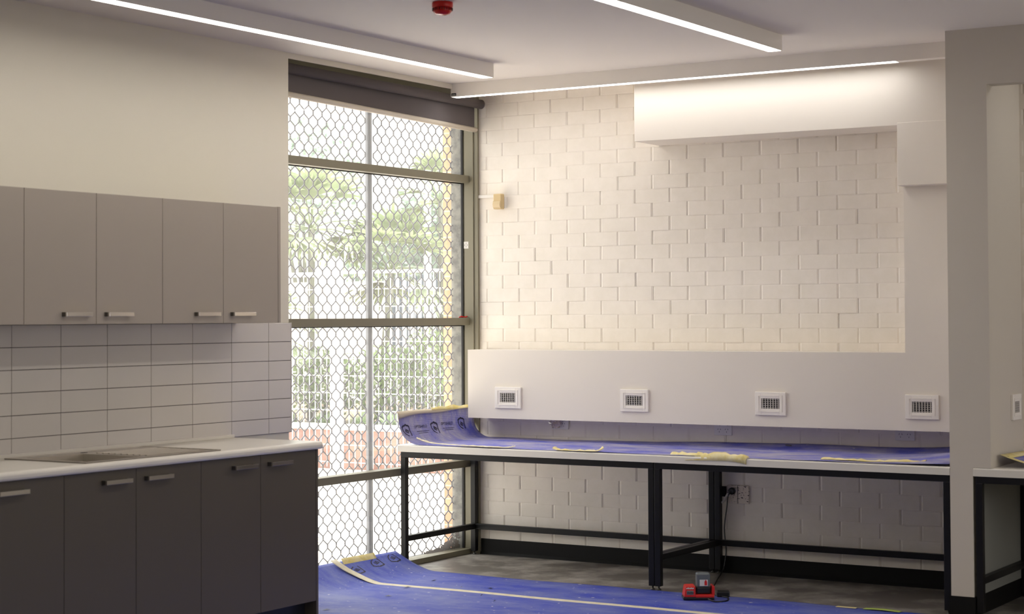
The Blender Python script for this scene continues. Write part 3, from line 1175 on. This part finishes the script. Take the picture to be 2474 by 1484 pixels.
def handle(parent, x, yc, z, ln=0.165):
    """square bar handle on two posts, facing +x"""
    m = MB()
    m.box(x + 0.022, x + 0.032, yc - ln / 2, yc + ln / 2, z - 0.0095, z + 0.0095, 0.0008)
    h = add('handle', m, 'chrome', parent)
    for s in (-1, 1):
        y = yc + s * (ln / 2 - 0.008)
        add('handle_post', MB().box(x, x + 0.0225, y - 0.008, y + 0.008, z - 0.0095, z + 0.0095, 0.0008), 'handleend', parent)


def cabinet(name, label, ya, ym, yb, x0, xd, z0, z1, matn, hz, hands, hdist, base=False, group=None):
    t = thing(name, label, 'cabinet', ((x0 + xd) / 2, (ya + yb) / 2, z0), group)
    m = MB()
    xa, xb, y0, y1 = x0 + 0.001, xd - 0.019, ya + 0.0005, yb - 0.0005
    m.box(xa, xb, y0, y0 + 0.016, z0, z1)
    m.box(xa, xb, y1 - 0.016, y1, z0, z1)
    m.box(xa, xb, y0, y1, z0, z0 + 0.016)
    m.box(xa, xa + 0.006, y0, y1, z0, z1)
    if not base:
        m.box(xa, xb, y0, y1, z1 - 0.016, z1)
    else:
        m.box(xb - 0.09, xb, y0, y1, z1 - 0.016, z1)
    add('body', m, 'carcass', t)
    for (a, b, hy) in ((ya, ym, hands[0]), (ym, yb, hands[1])):
        d = add('door', MB().box(xd - 0.018, xd, a + 0.0016, b - 0.0016, z0, z1 - 0.002, 0.0012), matn, t)
        if hy:
            yc = (b - hdist) if hy == 'r' else (a + hdist)
            handle(d, xd, yc, hz)
    return t


U0, U1 = 1.512, 2.114
gu = 'taupe wall cabinets over the worktop'
cabinet('wall_cabinet', 'taupe wall cabinet pair at the left edge, cut off by the frame', -5.303, -4.857, -4.411, XW, UX, U0, U1, 'upper', U0 + 0.045, ('r', 'l'), 0.135, group=gu)
cabinet('wall_cabinet', 'taupe wall cabinet pair in the middle of the row above the sink', -4.411, -3.966, -3.520, XW, UX, U0, U1, 'upper', U0 + 0.045, ('r', 'l'), 0.135, group=gu)
cabinet('wall_cabinet', 'taupe wall cabinet pair at the window end of the row', -3.520, -3.074, -2.639, XW, UX, U0, U1, 'upper', U0 + 0.045, ('r', 'l'), 0.135, group=gu)
single('cabinet_end_panel', MB().box(XW, UX + 0.001, -2.6385, -2.619, U0, U1, 0.001), 'upper', 'taupe end panel closing the wall cabinet row by the window', 'end panel', (0.2, -2.63, U0))
BX, B0, B1 = 0.648, 0.106, 0.870
gb = 'charcoal base cabinets under the white worktop'
cabinet('base_cabinet', 'charcoal base cabinet pair at the left edge, cut off by the frame', -5.331, -4.888, -4.445, XW, BX, B0, B1, 'lower', 0.822, ('r', 'l'), 0.135, True, gb)
cabinet('base_cabinet', 'charcoal base cabinet pair under the sink', -4.445, -4.002, -3.564, XW, BX, B0, B1, 'lower', 0.820, ('r', 'l'), 0.135, True, gb)
cabinet('base_cabinet', 'charcoal base cabinet pair at the window end of the worktop', -3.564, -3.127, -2.6855, XW, BX, B0, B1, 'lower', 0.822, ('r', 'l'), 0.135, True, gb)
single('cabinet_end_panel', MB().box(XW, BX + 0.001, -2.685, -2.668, 0.0, 0.870, 0.001), 'lower', 'charcoal end panel standing on the floor at the window end of the base cabinets', 'end panel', (0.35, -2.68, 0))
single('kickboard', MB().box(XW, 0.575, -6.0, -2.6865, 0.0, 0.105), 'kick', 'black recessed kickboard under the charcoal base cabinets', 'kickboard', (0.3, -4, 0))

# worktop with a sink cut-out
SX0, SX1, SY0, SY1 = 0.150, 0.650, -4.318, -3.425
BLX0, BLX1, BLY0, BLY1 = 0.245, 0.610, -4.272, -3.925
m = MB()
prof_top = 0.910
xf = 0.672


def slab(a, b, x0, x1):
    if x1 >= xf - 1e-6:
        m.prism([(x0, 0.871), (xf - 0.012, 0.871), (xf - 0.004, 0.8745), (xf, 0.882), (xf, 0.893), (xf - 0.002, 0.899), (xf - 0.006, 0.905), (xf - 0.011, 0.9085), (xf - 0.018, prof_top), (x0, prof_top)], 'y', a, b)
    else:
        m.box(x0, x1, a, b, 0.871, prof_top)


cx0, cx1, cy0, cy1 = BLX0 - 0.006, BLX1 + 0.006, BLY0 - 0.006, BLY1 + 0.006
slab(-6.2, cy0, XW, xf)
slab(cy1, -2.658, XW, xf)
slab(cy0, cy1, cx1, xf)
m.box(XW, cx0, cy0, cy1, 0.871, prof_top)
kt = thing('kitchen_worktop', 'white kitchen worktop over the charcoal base cabinets', 'worktop', (0.36, -4, 0.871))
add('slab', m, 'worktop', kt)
add('upstand', MB().box(XW + 0.0145, XW + 0.034, -6.2, -2.658, prof_top, prof_top + 0.016, 0.002), 'worktop', kt)

sk = thing('sink', 'stainless steel inset sink with a ribbed drainer in the kitchen worktop', 'sink', (0.4, -3.87, prof_top))
m = MB()
z0, z1 = prof_top + 0.0003, prof_top + 0.004
m.box(SX0, BLX0, SY0, SY1, z0, z1, 0.0012)
m.box(BLX1, SX1, SY0, SY1, z0, z1, 0.0012)
m.box(BLX0, BLX1, SY0, BLY0, z0, z1)
m.box(BLX0, BLX1, BLY1, SY1, z0, z1 - 0.0015)
for q in ((SX0, SX1, SY0, SY0 + 0.006), (SX0, SX1, SY1 - 0.006, SY1), (SX0, SX0 + 0.006, SY0, SY1), (SX1 - 0.006, SX1, SY0, SY1)):
    m.box(q[0], q[1], q[2], q[3], z0, z1 + 0.002, 0.0015)
add('rim', m, 'steel', sk)
m = MB()
zb = prof_top - 0.15
t = 0.0012
m.quad([(BLX0, BLY0, z1), (BLX0, BLY1, z1), (BLX0 + 0.02, BLY1 - 0.02, zb), (BLX0 + 0.02, BLY0 + 0.02, zb)])
m.quad([(BLX1, BLY1, z1), (BLX1, BLY0, z1), (BLX1 - 0.02, BLY0 + 0.02, zb), (BLX1 - 0.02, BLY1 - 0.02, zb)])
m.quad([(BLX1, BLY0, z1), (BLX0, BLY0, z1), (BLX0 + 0.02, BLY0 + 0.02, zb), (BLX1 - 0.02, BLY0 + 0.02, zb)])
m.quad([(BLX0, BLY1, z1), (BLX1, BLY1, z1), (BLX1 - 0.02, BLY1 - 0.02, zb), (BLX0 + 0.02, BLY1 - 0.02, zb)])
m.quad([(BLX0 + 0.02, BLY0 + 0.02, zb), (BLX0 + 0.02, BLY1 - 0.02, zb), (BLX1 - 0.02, BLY1 - 0.02, zb), (BLX1 - 0.02, BLY0 + 0.02, zb)])
add('bowl', m, 'steel', sk)
m = MB()
for i in range(9):
    x = BLX0 + 0.03 + i * 0.038
    m.box(x - 0.006, x + 0.006, BLY1 + 0.06, SY1 - 0.035, z1 - 0.0016, z1 + 0.0022, 0.0018)
add('drainer_ribs', m, 'steel', sk)
add('tap_hole', MB().lathe([(0.017, 0), (0.017, 0.0008), (0.001, 0.0008)], (0.205, -3.875, z1), 18), 'dark', sk)

# ------------------------------------------------------------------ benches
TB = 0.035
BY = -0.858
ZR = 0.714


def bench_frame(label, x0, x1, left_rail=True, right_rail=True, rear=True):
    t = thing('steel_trestle', label, 'trestle', ((x0 + x1) / 2, -0.45, 0), 'black steel trestles carrying the bench')
    for x in (x0, x1 - TB):
        for y in (BY, -0.065):
            lg = add('leg', MB().box(x, x + TB, y, y + TB, 0.022, ZR - TB, 0.002), 'black', t)
            add('levelling_foot', MB().lathe([(0.013, 0), (0.013, 0.006), (0.005, 0.009), (0.005, 0.023)], (x + TB / 2, y + TB / 2, 0.0005), 12), 'foot', lg)
    add('front_rail', MB().box(x0, x1, BY, BY + TB, ZR - TB, ZR, 0.002), 'black', t)
    add('rear_rail', MB().box(x0, x1, -0.065, -0.065 + TB, ZR - TB, ZR, 0.002), 'black', t)
    for x in (x0, x1 - TB):
        add('top_side_rail', MB().box(x, x + TB, BY + TB, -0.065, ZR - TB, ZR), 'black', t)
        add('low_side_rail', MB().box(x + 0.001, x + TB - 0.001, BY + TB, -0.065, 0.165, 0.2, 0.002), 'black', t)
    add('low_rear_rail', MB().box(x0 + TB, x1 - TB, -0.064, -0.064 + TB - 0.002, 0.165, 0.2, 0.002), 'black', t)
    return t


bench_frame('black steel trestle at the window end of the long bench', -0.098, 1.629)
bench_frame('black steel trestle at the pier end of the long bench', 1.633, 3.324)
rt = bench_frame('black steel trestle in the bay to the right of the pier', 3.4575, 5.2)
sp = add('under_bench_shade', MB().box(3.4475, 3.4565, -0.82, -0.03, 0.102, 0.70), 'benchshade', rt)  # added sheet whose grey imitates shade on the pier under the bench
sp['label'] = 'grey sheet standing in for the shade on the pier face'
m = MB()


def topslab(x0, x1):
    mb = MB()
    mb.prism([(BY - 0.004, 0.7145), (-0.010, 0.7145), (-0.010, 0.757), (BY + 0.003, 0.757), (BY - 0.001, 0.755), (BY - 0.004, 0.750)], 'x', x0, x1)
    return mb


single('bench_worktop', topslab(-0.118, 3.326), 'worktop', 'long white bench top under the vents, covered with blue sheet', 'worktop', (1.6, -0.4, 0.7145))
single('bench_worktop', topslab(3.446, 5.3), 'worktop', 'white bench top in the bay to the right of the pier', 'worktop', (4.4, -0.4, 0.7145))


# blue protective sheet on the bench: u runs along the bench, curls up at the window
def bench_sheet(s, y):
    """s = arc length from the start of the curl (s<0 goes up the window)"""
    zt = 0.7595
    R = 0.13
    x0 = 0.035
    yy = y
    if s >= 0:
        x = x0 + s
        z = zt
        if y > -0.16:
            k = (y + 0.16) / 0.13
            z += 0.026 * k * k * min(1, max(0, (x - 0.8) / 1.2))
        if x > 2.8:
            q = (x - 2.8) / 0.52
            z += 0.045 * q * q * max(0, min(1, (y + 0.86) / 0.25)) * (1 if y < -0.3 else 0.6) + 0.008 * q
        z += 0.0015 * math.sin(9 * x + 4 * y) + 0.0015
    else:
        a = min(-s / R, 1.28)
        x = x0 - R * math.sin(a)
        z = zt + R * (1 - math.cos(a)) + 0.0015
        rest = -s - R * 1.28
        if rest > 0:
            x += -rest * math.cos(1.28) * 0.6
            z += rest * math.sin(1.28) * 1.02
        yy = y - 0.02 * (a / 1.28) * max(0, (-0.45 - y) / 0.4)
        z += 0.004 * math.sin(7 * y) * (a / 1.28)
    return (max(x, -0.117), yy, z)


SMAX = 0.272
ss = [-SMAX + SMAX * i / 20 for i in range(20)] + [3.287 * (i / 60) for i in range(61)]
yv = [-0.855 + (0.855 - 0.03) * j / 24 for j in range(25)]
bs = thing('bench_cover_sheet', 'blue printed cover sheet lying on the long bench and curling up at the window', 'cover sheet', (1.6, -0.45, 0.758))
add('sheet', MB().grid(bench_sheet, ss, yv, 0.0012), 'bluebench', bs)


def on_bench(s, y, off):
    p = Vector(bench_sheet(s, y))
    e = 0.004
    a = Vector(bench_sheet(s + e, y)) - p
    b = Vector(bench_sheet(s, y + e)) - p
    n = a.cross(b)
    if n.length < 1e-9:
        return p
    n.normalize()
    return p + n * off


# beige torn backing folded over the raised edge
def backing(u, y):
    h = 0.012 + 0.032 * max(0, (-0.35 - y) / 0.5) + 0.006 * math.sin(11 * y)
    p = on_bench(-SMAX + 0.002, y, 0.002)
    return (p.x + 0.004 + 0.016 * math.sin(u * 2.2), p.y, p.z + 0.004 - u * h)


add('torn_backing', MB().grid(backing, [0, 0.33, 0.66, 1], [-0.875 + 0.80 * j / 30 for j in range(31)], 0.0008), 'sheetback', bs)['label'] = 'beige underside folded over the raised edge'


def edge_tape(u, y):
    p = on_bench(-SMAX + 0.001, y, 0.001)
    hh = 0.012 + 0.004 * math.sin(17 * y) + 0.004 * math.sin(41 * y)
    return (p.x + 0.006 + 0.014 * u, p.y, p.z + 0.006 + hh * (1 - u) - 0.008 * u)


add('edge_tape', MB().grid(edge_tape, [0, 0.5, 1], [-0.52 + 0.46 * j / 30 for j in range(31)], 0.0008), 'tape', bs)


def warp_poly(mb, polys, fn, mi=0):
    for poly in polys:
        mb.quad([fn(u, v) for u, v in poly], mi)


def stroke(pts, wd):
    """polyline to quads in 2-D"""
    out = []
    for i in range(len(pts) - 1):
        (x0, y0), (x1, y1) = pts[i], pts[i + 1]
        dx, dy = x1 - x0, y1 - y0
        L = math.hypot(dx, dy) or 1e-6
        nx, ny = -dy / L * wd / 2, dx / L * wd / 2
        ex, ey = dx / L * wd * 0.3, dy / L * wd * 0.3
        out.append([(x0 + nx - ex, y0 + ny - ey), (x0 - nx - ex, y0 - ny - ey), (x1 - nx + ex, y1 - ny + ey), (x1 + nx + ex, y1 + ny + ey)])
    return out


def shield():
    P = []
    P += stroke([(-0.40, 0.30), (-0.30, 0.40), (-0.12, 0.43), (0, 0.50), (0.12, 0.43), (0.30, 0.40), (0.40, 0.30)], 0.13)
    P += stroke([(-0.40, 0.30), (-0.38, 0.0), (-0.25, -0.28), (0, -0.50)], 0.085)
    P += stroke([(0.40, 0.30), (0.39, 0.0), (0.38, -0.25), (0.34, -0.50)], 0.085)
    n = 12
    P += stroke([(0.15 * math.cos(2 * math.pi * k / n), -0.05 + 0.12 * math.sin(2 * math.pi * k / n)) for k in range(n + 1)], 0.05)
    P += stroke([(0.06 * math.cos(2 * math.pi * k / 8), -0.05 + 0.05 * math.sin(2 * math.pi * k / 8)) for k in range(9)], 0.05)
    P += stroke([(-0.10, 0.16), (0.04, 0.10), (0.26, -0.04), (0.10, -0.26), (0.0, -0.18)], 0.05)
    return P


def text_mesh(body, size):
    cu = bpy.data.curves.new('lettering', 'FONT')
    cu.body = body
    cu.size = size
    cu.shear = 0.2
    cu.align_x = 'CENTER'
    cu.resolution_u = 2
    o = bpy.data.objects.new('lettering', cu)
    COL.objects.link(o)
    dg = bpy.context.evaluated_depsgraph_get()
    me = bpy.data.meshes.new_from_object(o.evaluated_get(dg))
    bpy.data.objects.remove(o)
    bpy.data.curves.remove(cu)
    return me


T_BIG = text_mesh('OPTISHIELD', 1.0)


def put_text(mb, me, c, sc, fn):
    base = [mb.bm.verts.new(fn(c[0] + v.co.x * sc, c[1] + v.co.y * sc)) for v in me.vertices]
    for p in me.polygons:
        try:
            mb.bm.faces.new([base[i] for i in p.vertices])
        except ValueError:
            pass


def dashes(r, x0, x1, y, h):
    P = []
    x = x0
    while x < x1:
        l = r.uniform(0.003, 0.009)
        P.append([(x, y), (x + l, y), (x + l, y + h), (x, y + h)])
        x += l + 0.0018
    return P


def print_shield(fn, a, b, w, h, parent):
    mb = MB()
    warp_poly(mb, [[(a + u * w, b + v * h) for u, v in q] for q in shield()], fn)
    return add('printed_shield', mb, 'ink', parent)


def print_words(fn, a, b, parent):
    rr = random.Random(9)
    mb = MB()
    put_text(mb, T_BIG, (a, b), 0.026, fn)
    warp_poly(mb, dashes(rr, a - 0.055, a + 0.075, b - 0.024, 0.004), fn)
    warp_poly(mb, dashes(rr, a - 0.045, a + 0.055, b - 0.036, 0.004), fn)
    return add('printed_lettering', mb, 'ink', parent)


fnb = lambda a, b: on_bench(-b, a, 0.0016)
for a_, b_ in ((-0.80, 0.150), (-0.50, 0.152), (-0.185, 0.170)):
    print_shield(fnb, a_, b_, 0.085, 0.075, bs)
for a_, b_ in ((-0.645, 0.158), (-0.355, 0.168)):
    print_words(fnb, a_, b_, bs)


# tape strips on the bench edge -------------------------------------
def tape_strip(name, pts, wd, matn, label, seed, lift=0.004, over=0.0):
    """wrinkled tape along pts (x, y, z)"""
    r = random.Random(seed)
    P = smooth_path(pts, 7)
    prof = []
    for i, p in enumerate(P):
        prof.append((p, wd * r.uniform(0.75, 1.15), r.uniform(0, lift)))

    def fn(i, v):
        p, w_, lf = prof[int(i)]
        d = (P[min(int(i) + 1, len(P) - 1)] - P[max(int(i) - 1, 0)])
        d.normalize()
        sd_ = d.cross(Vector((0, 0, 1)))
        if sd_.length < 1e-4:
            sd_ = Vector((0, -1, 0))
        sd_.normalize()
        q = p + sd_ * (v - 0.5) * w_
        q.z += lf * math.sin(math.pi * v) + (0.002 if 0.2 < v < 0.8 else 0)
        if over and v > 0.7:
            q.z -= over * (v - 0.7) / 0.3
            q.y = max(q.y, BY - 0.008)
        return q
    c = P[len(P) // 2]
    return single(name, MB().grid(fn, list(range(len(P))), [0, 0.25, 0.5, 0.75, 1.0], 0.0007), matn, label, 'tape', tuple(c))


gt = 'masking tape left on the bench sheet'
tape_strip('masking_tape', [(0.015, -0.845, 0.80), (0.06, -0.835, 0.785), (0.15, -0.84, 0.771), (0.35, -0.845, 0.766), (0.55, -0.848, 0.764), (0.66, -0.84, 0.764), (0.70, -0.82, 0.772)], 0.032, 'tapepale', 'pale masking tape peeling up along the bench edge nearest the window', 1, 0.006)
tape_strip('masking_tape', [(0.975, -0.83, 0.772), (1.0, -0.84, 0.764), (1.05, -0.845, 0.763), (1.2, -0.845, 0.763), (1.27, -0.84, 0.766), (1.29, -0.825, 0.785)], 0.035, 'tape', 'short yellow masking tape strip with a curled right end', 2, 0.008)
tape_strip('masking_tape', [(1.72, -0.80, 0.764), (1.86, -0.82, 0.766), (1.95, -0.835, 0.768), (2.08, -0.84, 0.770), (2.16, -0.85, 0.764), (2.20, -0.852, 0.755)], 0.085, 'tape', 'torn yellow masking tape hanging over the bench edge above the middle legs', 3, 0.016, 0.03)
tape_strip('masking_tape', [(2.60, -0.76, 0.764), (2.75, -0.78, 0.767), (2.90, -0.79, 0.765), (3.05, -0.77, 0.768), (3.17, -0.76, 0.772)], 0.06, 'tape', 'long yellow masking tape strip on the bench nearest the pier', 5, 0.010)
single('wood_splinter', MB().box(2.08, 2.14, -0.075, -0.062, 0.776, 0.781, 0.001).rot(-0.7, (2.11, -0.07, 0.778)), 'handleend', 'small dark splinter lying at the back of the bench sheet', 'splinter', (2.11, -0.07, 0.776))

# sheet on the right hand bench
rs = thing('bench_cover_sheet', 'curled blue cover sheet with taped edge on the bench right of the pier', 'cover sheet', (4.0, -0.45, 0.758))


def rsheet(u, v):
    x = 3.56 + u
    k = max(0, (0.34 - u) / 0.34)
    return (x, -0.80 + v * 0.62 + 0.05 * k, 0.7595 + 0.06 * k * k * (1 - 0.2 * v) + 0.05 * v * max(0, (u - 0.05)) * 0.3)


add('sheet', MB().grid(rsheet, [1.5 * i / 30 for i in range(31)], [j / 8 for j in range(9)], 0.0012), 'bluebench', rs)
add('edge_tape', MB().grid(lambda u, v: tuple(Vector(rsheet(u, v)) + Vector((0, -0.004, 0.003))), [1.4 * i / 30 for i in range(31)], [-0.03, 0.02, 0.06], 0.001), 'tape', rs)
add('edge_tape', MB().grid(lambda u, v: tuple(Vector(rsheet(u, v)) + Vector((0, 0, 0.003))), [0.0, 0.02, 0.05], [j / 8 for j in range(9)], 0.001), 'tape', rs)


# ------------------------------------------------------------------ floor sheet
def far_edge(x):
    return -0.862 - 0.012 * math.sin(2.1 * x) - 0.012 * x


def floor_sheet(u, v):
    """u: x position, v: 0 at the far edge .. 1 near the viewer"""
    x = u
    y = far_edge(max(x, 0)) + v * (-5.6 - far_edge(x))
    z = 0.0022 + 0.0012 * math.sin(6 * x) * math.sin(5 * y)
    if x < 0.16:
        k = (0.16 - x) / 0.265
        f = 1.0 if y > -1.8 else max(0.0, 1 - (-1.8 - y) / 0.5)
        z += 0.112 * k ** 1.7 * f
        if y > -1.1:
            y -= 0.045 * k * k * ((y + 1.1) / 0.24)
    return (x, y, z)


fs = thing('floor_cover_sheet', 'blue cover sheet spread on the floor and curling up under the window', 'cover sheet', (1.5, -2.5, 0))
us = [-0.104 + 0.264 * i / 16 for i in range(16)] + [0.16 + 3.1 * i / 40 for i in range(41)]
vs = [(j / 60) ** 1.3 for j in range(61)]


def fsheet(u, v):
    p = floor_sheet(u, v)
    if p[1] < -2.6 and p[0] < 0.68:
        return (0.68 + (p[0] + 0.104) * 0.02, p[1], p[2])
    if p[1] < -2.3 and p[0] < 0.06 + 0.02:
        return (0.08, p[1], p[2])
    return p


add('sheet', MB().grid(fsheet, us, vs, 0.0012), 'bluefloor', fs)


def on_floor(x, y, off=0.002):
    k = (y - far_edge(max(x, 0))) / (-5.6 - far_edge(x))
    p = Vector(floor_sheet(x, max(0, k)))
    return Vector((p.x, p.y, p.z + off))


rr = random.Random(12)


def seam(u, v):
    x = -0.103 + u
    y = -1.455 + (v - 0.5) * 0.062 + 0.006 * math.sin(2.3 * u)
    p = on_floor(x, y, 0.0016)
    k = max(0, (0.3 - u) / 0.3)
    p.z += 0.012 * k * math.sin(math.pi * min(1, k * 1.3)) + 0.018 * k ** 3
    p.x += 0.01 * k
    p.y -= 0.10 * k * k
    return tuple(p)


single('seam_tape', MB().grid(seam, [0.3 * i / 14 for i in range(14)] + [0.3 + 3.1 * i / 40 for i in range(41)], [0, 0.33, 0.66, 1.0], 0.001), 'tapepale', 'long pale tape strip along the seam of the blue floor sheet', 'tape', (1.2, -1.455, 0.004))
m = MB().grid(lambda u, v: tuple(on_floor(-0.100 + 0.018 * v, -1.47 + 0.33 * u, 0.003) + Vector((0, 0, 0.016 * (1 - v)))), [i / 10 for i in range(11)], [0, 0.5, 1, 2.0], 0.0008)
single('masking_tape', m, 'tape', 'yellow masking tape along the raised edge of the floor sheet under the window', 'tape', (-0.09, -1.3, 0.12))
m = MB().grid(lambda u, v: (2.88 + 0.20 * u, -0.885 - 0.05 * v - 0.01 * u, 0.006 + 0.004 * math.sin(3 * u)), [i / 8 for i in range(9)], [0, 0.5, 1], 0.0008)
single('lime_tape', m, 'tapegreen', 'lime green tape at the far edge of the floor sheet beside the pier', 'tape', (2.98, -0.91, 0.006))
m = MB().grid(lambda u, v: (2.73 + 0.11 * u, -0.90 - 0.035 * v, 0.006), [i / 5 for i in range(6)], [0, 0.5, 1], 0.0008)
single('masking_tape', m, 'tape', 'short yellow tape piece on the floor sheet edge left of the lime tape', 'tape', (2.79, -0.91, 0.006))
fnf = lambda a, b: tuple(on_floor(b, a, 0.0022))
for (yy, xx) in ((-1.42, -0.02), (-1.19, -0.045), (-0.99, -0.055)):
    print_shield(fnf, yy, xx, 0.13, 0.06, fs)
# dark scraps and dead leaves on the sheet
m = MB()
for k in range(9):
    x, y = rr.uniform(0.3, 1.6), rr.uniform(-2.4, -1.1)
    a = rr.uniform(0, 3)
    dx, dy = 0.02 * math.cos(a), 0.03 * math.sin(a)
    m.quad([(x - dx, y - dy, 0.006), (x + 0.006, y - 0.01, 0.008), (x + dx, y + dy, 0.006), (x - 0.006, y + 0.01, 0.009)])
lf = single('floor_debris', m, 'kick', 'dark crumbs and leaf scraps scattered on the blue floor sheet', 'debris', (1.0, -1.7, 0.006))
lf['kind'] = 'stuff'
# leaf litter heaped outside the glass at the corner
r = random.Random(31)
m = MB()
for k in range(260):
    t_ = r.random()
    y = -0.40 + 0.36 * t_ + r.uniform(-0.02, 0.02)
    z = 0.034 + r.random() ** 1.5 * 0.11 * max(0.05, t_) ** 2
    x = -0.20 - r.uniform(0, 0.03)
    a, b = r.uniform(0, 6.3), r.uniform(-1, 1)
    d = Vector((0.3 * math.cos(a), math.cos(a), math.sin(a))) * 0.018
    e = Vector((0.2, -math.sin(a), math.cos(a))) * 0.007
    c = Vector((x, y, z))
    m.quad([c - d, c - e, c + d, c + e])
ll = single('leaf_litter', m, 'soil', 'heap of dead leaves and cobweb caught between glass and mesh at the window foot', 'leaf litter', (-0.21, -0.2, 0.034))
ll['kind'] = 'stuff'

# ------------------------------------------------------------------ battery charger
CH = (1.995, -1.05, 0.0045)
ch = thing('battery_charger', 'red battery charger standing on the edge of the blue floor sheet', 'charger', CH)
ANG = 0.56


def chb(*a, **k):
    return MB().box(*[a[0] + CH[0], a[1] + CH[0], a[2] + CH[1], a[3] + CH[1], a[4] + CH[2], a[5] + CH[2]], **k)


def chadd(name, mb, matn, par=ch):
    mb.rot(ANG - 0.0, CH)
    return add(name, mb, matn, par)


chadd('base', chb(-0.088, 0.080, -0.05, 0.05, 0.0, 0.018, bev=0.006), 'blackpl')
mb = MB()
mb.prism([(CH[0] - 0.085, CH[2] + 0.016), (CH[0] - 0.022, CH[2] + 0.016), (CH[0] - 0.022, CH[2] + 0.076), (CH[0] - 0.076, CH[2] + 0.074)], 'y', CH[1] - 0.05, CH[1] + 0.05, 0.005)
chadd('housing', mb, 'red')
mb = chb(-0.024, 0.080, -0.05, 0.05, 0.012, 0.030, bev=0.005)
mb.merge(chb(0.066, 0.082, -0.048, 0.048, 0.025, 0.075, bev=0.005).bm)
chadd('cradle', mb, 'red')
sp_ = chadd('status_panel', chb(-0.070, -0.033, -0.0525, -0.049, 0.030, 0.052, bev=0.002), 'screen')
mb = MB()
for i, q in enumerate((-0.066, -0.060, -0.0545, -0.049, -0.043, -0.038)):
    mb.merge(chb(q, q + 0.0028, -0.0535, -0.0520, 0.034 + 0.002 * (i % 2), 0.047 - 0.002 * (i % 3)).bm)
chadd('panel_marks', mb, 'blackpl', sp_)
mb = MB()
for i in range(8):
    mb.merge(chb(-0.072 + i * 0.0052, -0.072 + i * 0.0052 + 0.0042, -0.0512, -0.0495, 0.060 + 0.001 * (i % 2), 0.066 + 0.0015 * (i % 3)).bm)
chadd('white_lettering', mb, 'label')
BT = (CH[0], CH[1], CH[2])
bt = thing('tool_battery', 'dark grey tool battery seated upright in the red charger', 'battery', (CH[0] + 0.02, CH[1], 0.035))


def btadd(name, mb, matn):
    mb.rot(ANG, CH)
    return add(name, mb, matn, bt)


mb = chb(-0.016, 0.062, -0.036, 0.036, 0.0305, 0.070, bev=0.008)
btadd('foot', mb, 'blackpl')
btadd('body', chb(-0.014, 0.060, -0.034, 0.034, 0.066, 0.142, bev=0.010, seg=3), 'battery')
mb = chb(0.002, 0.046, -0.0355, -0.032, 0.074, 0.108, bev=0.001)
btadd('sticker', mb, 'label')
mb = MB()
mb.prism([(CH[0] + 0.028, CH[2] + 0.078), (CH[0] + 0.042, CH[2] + 0.078), (CH[0] + 0.042, CH[2] + 0.096), (CH[0] + 0.036, CH[2] + 0.110), (CH[0] + 0.028, CH[2] + 0.098)], 'y', CH[1] - 0.0365, CH[1] - 0.0355)
btadd('red_mark', mb, 'red')

for me in (T_BIG,):
    bpy.data.meshes.remove(me)
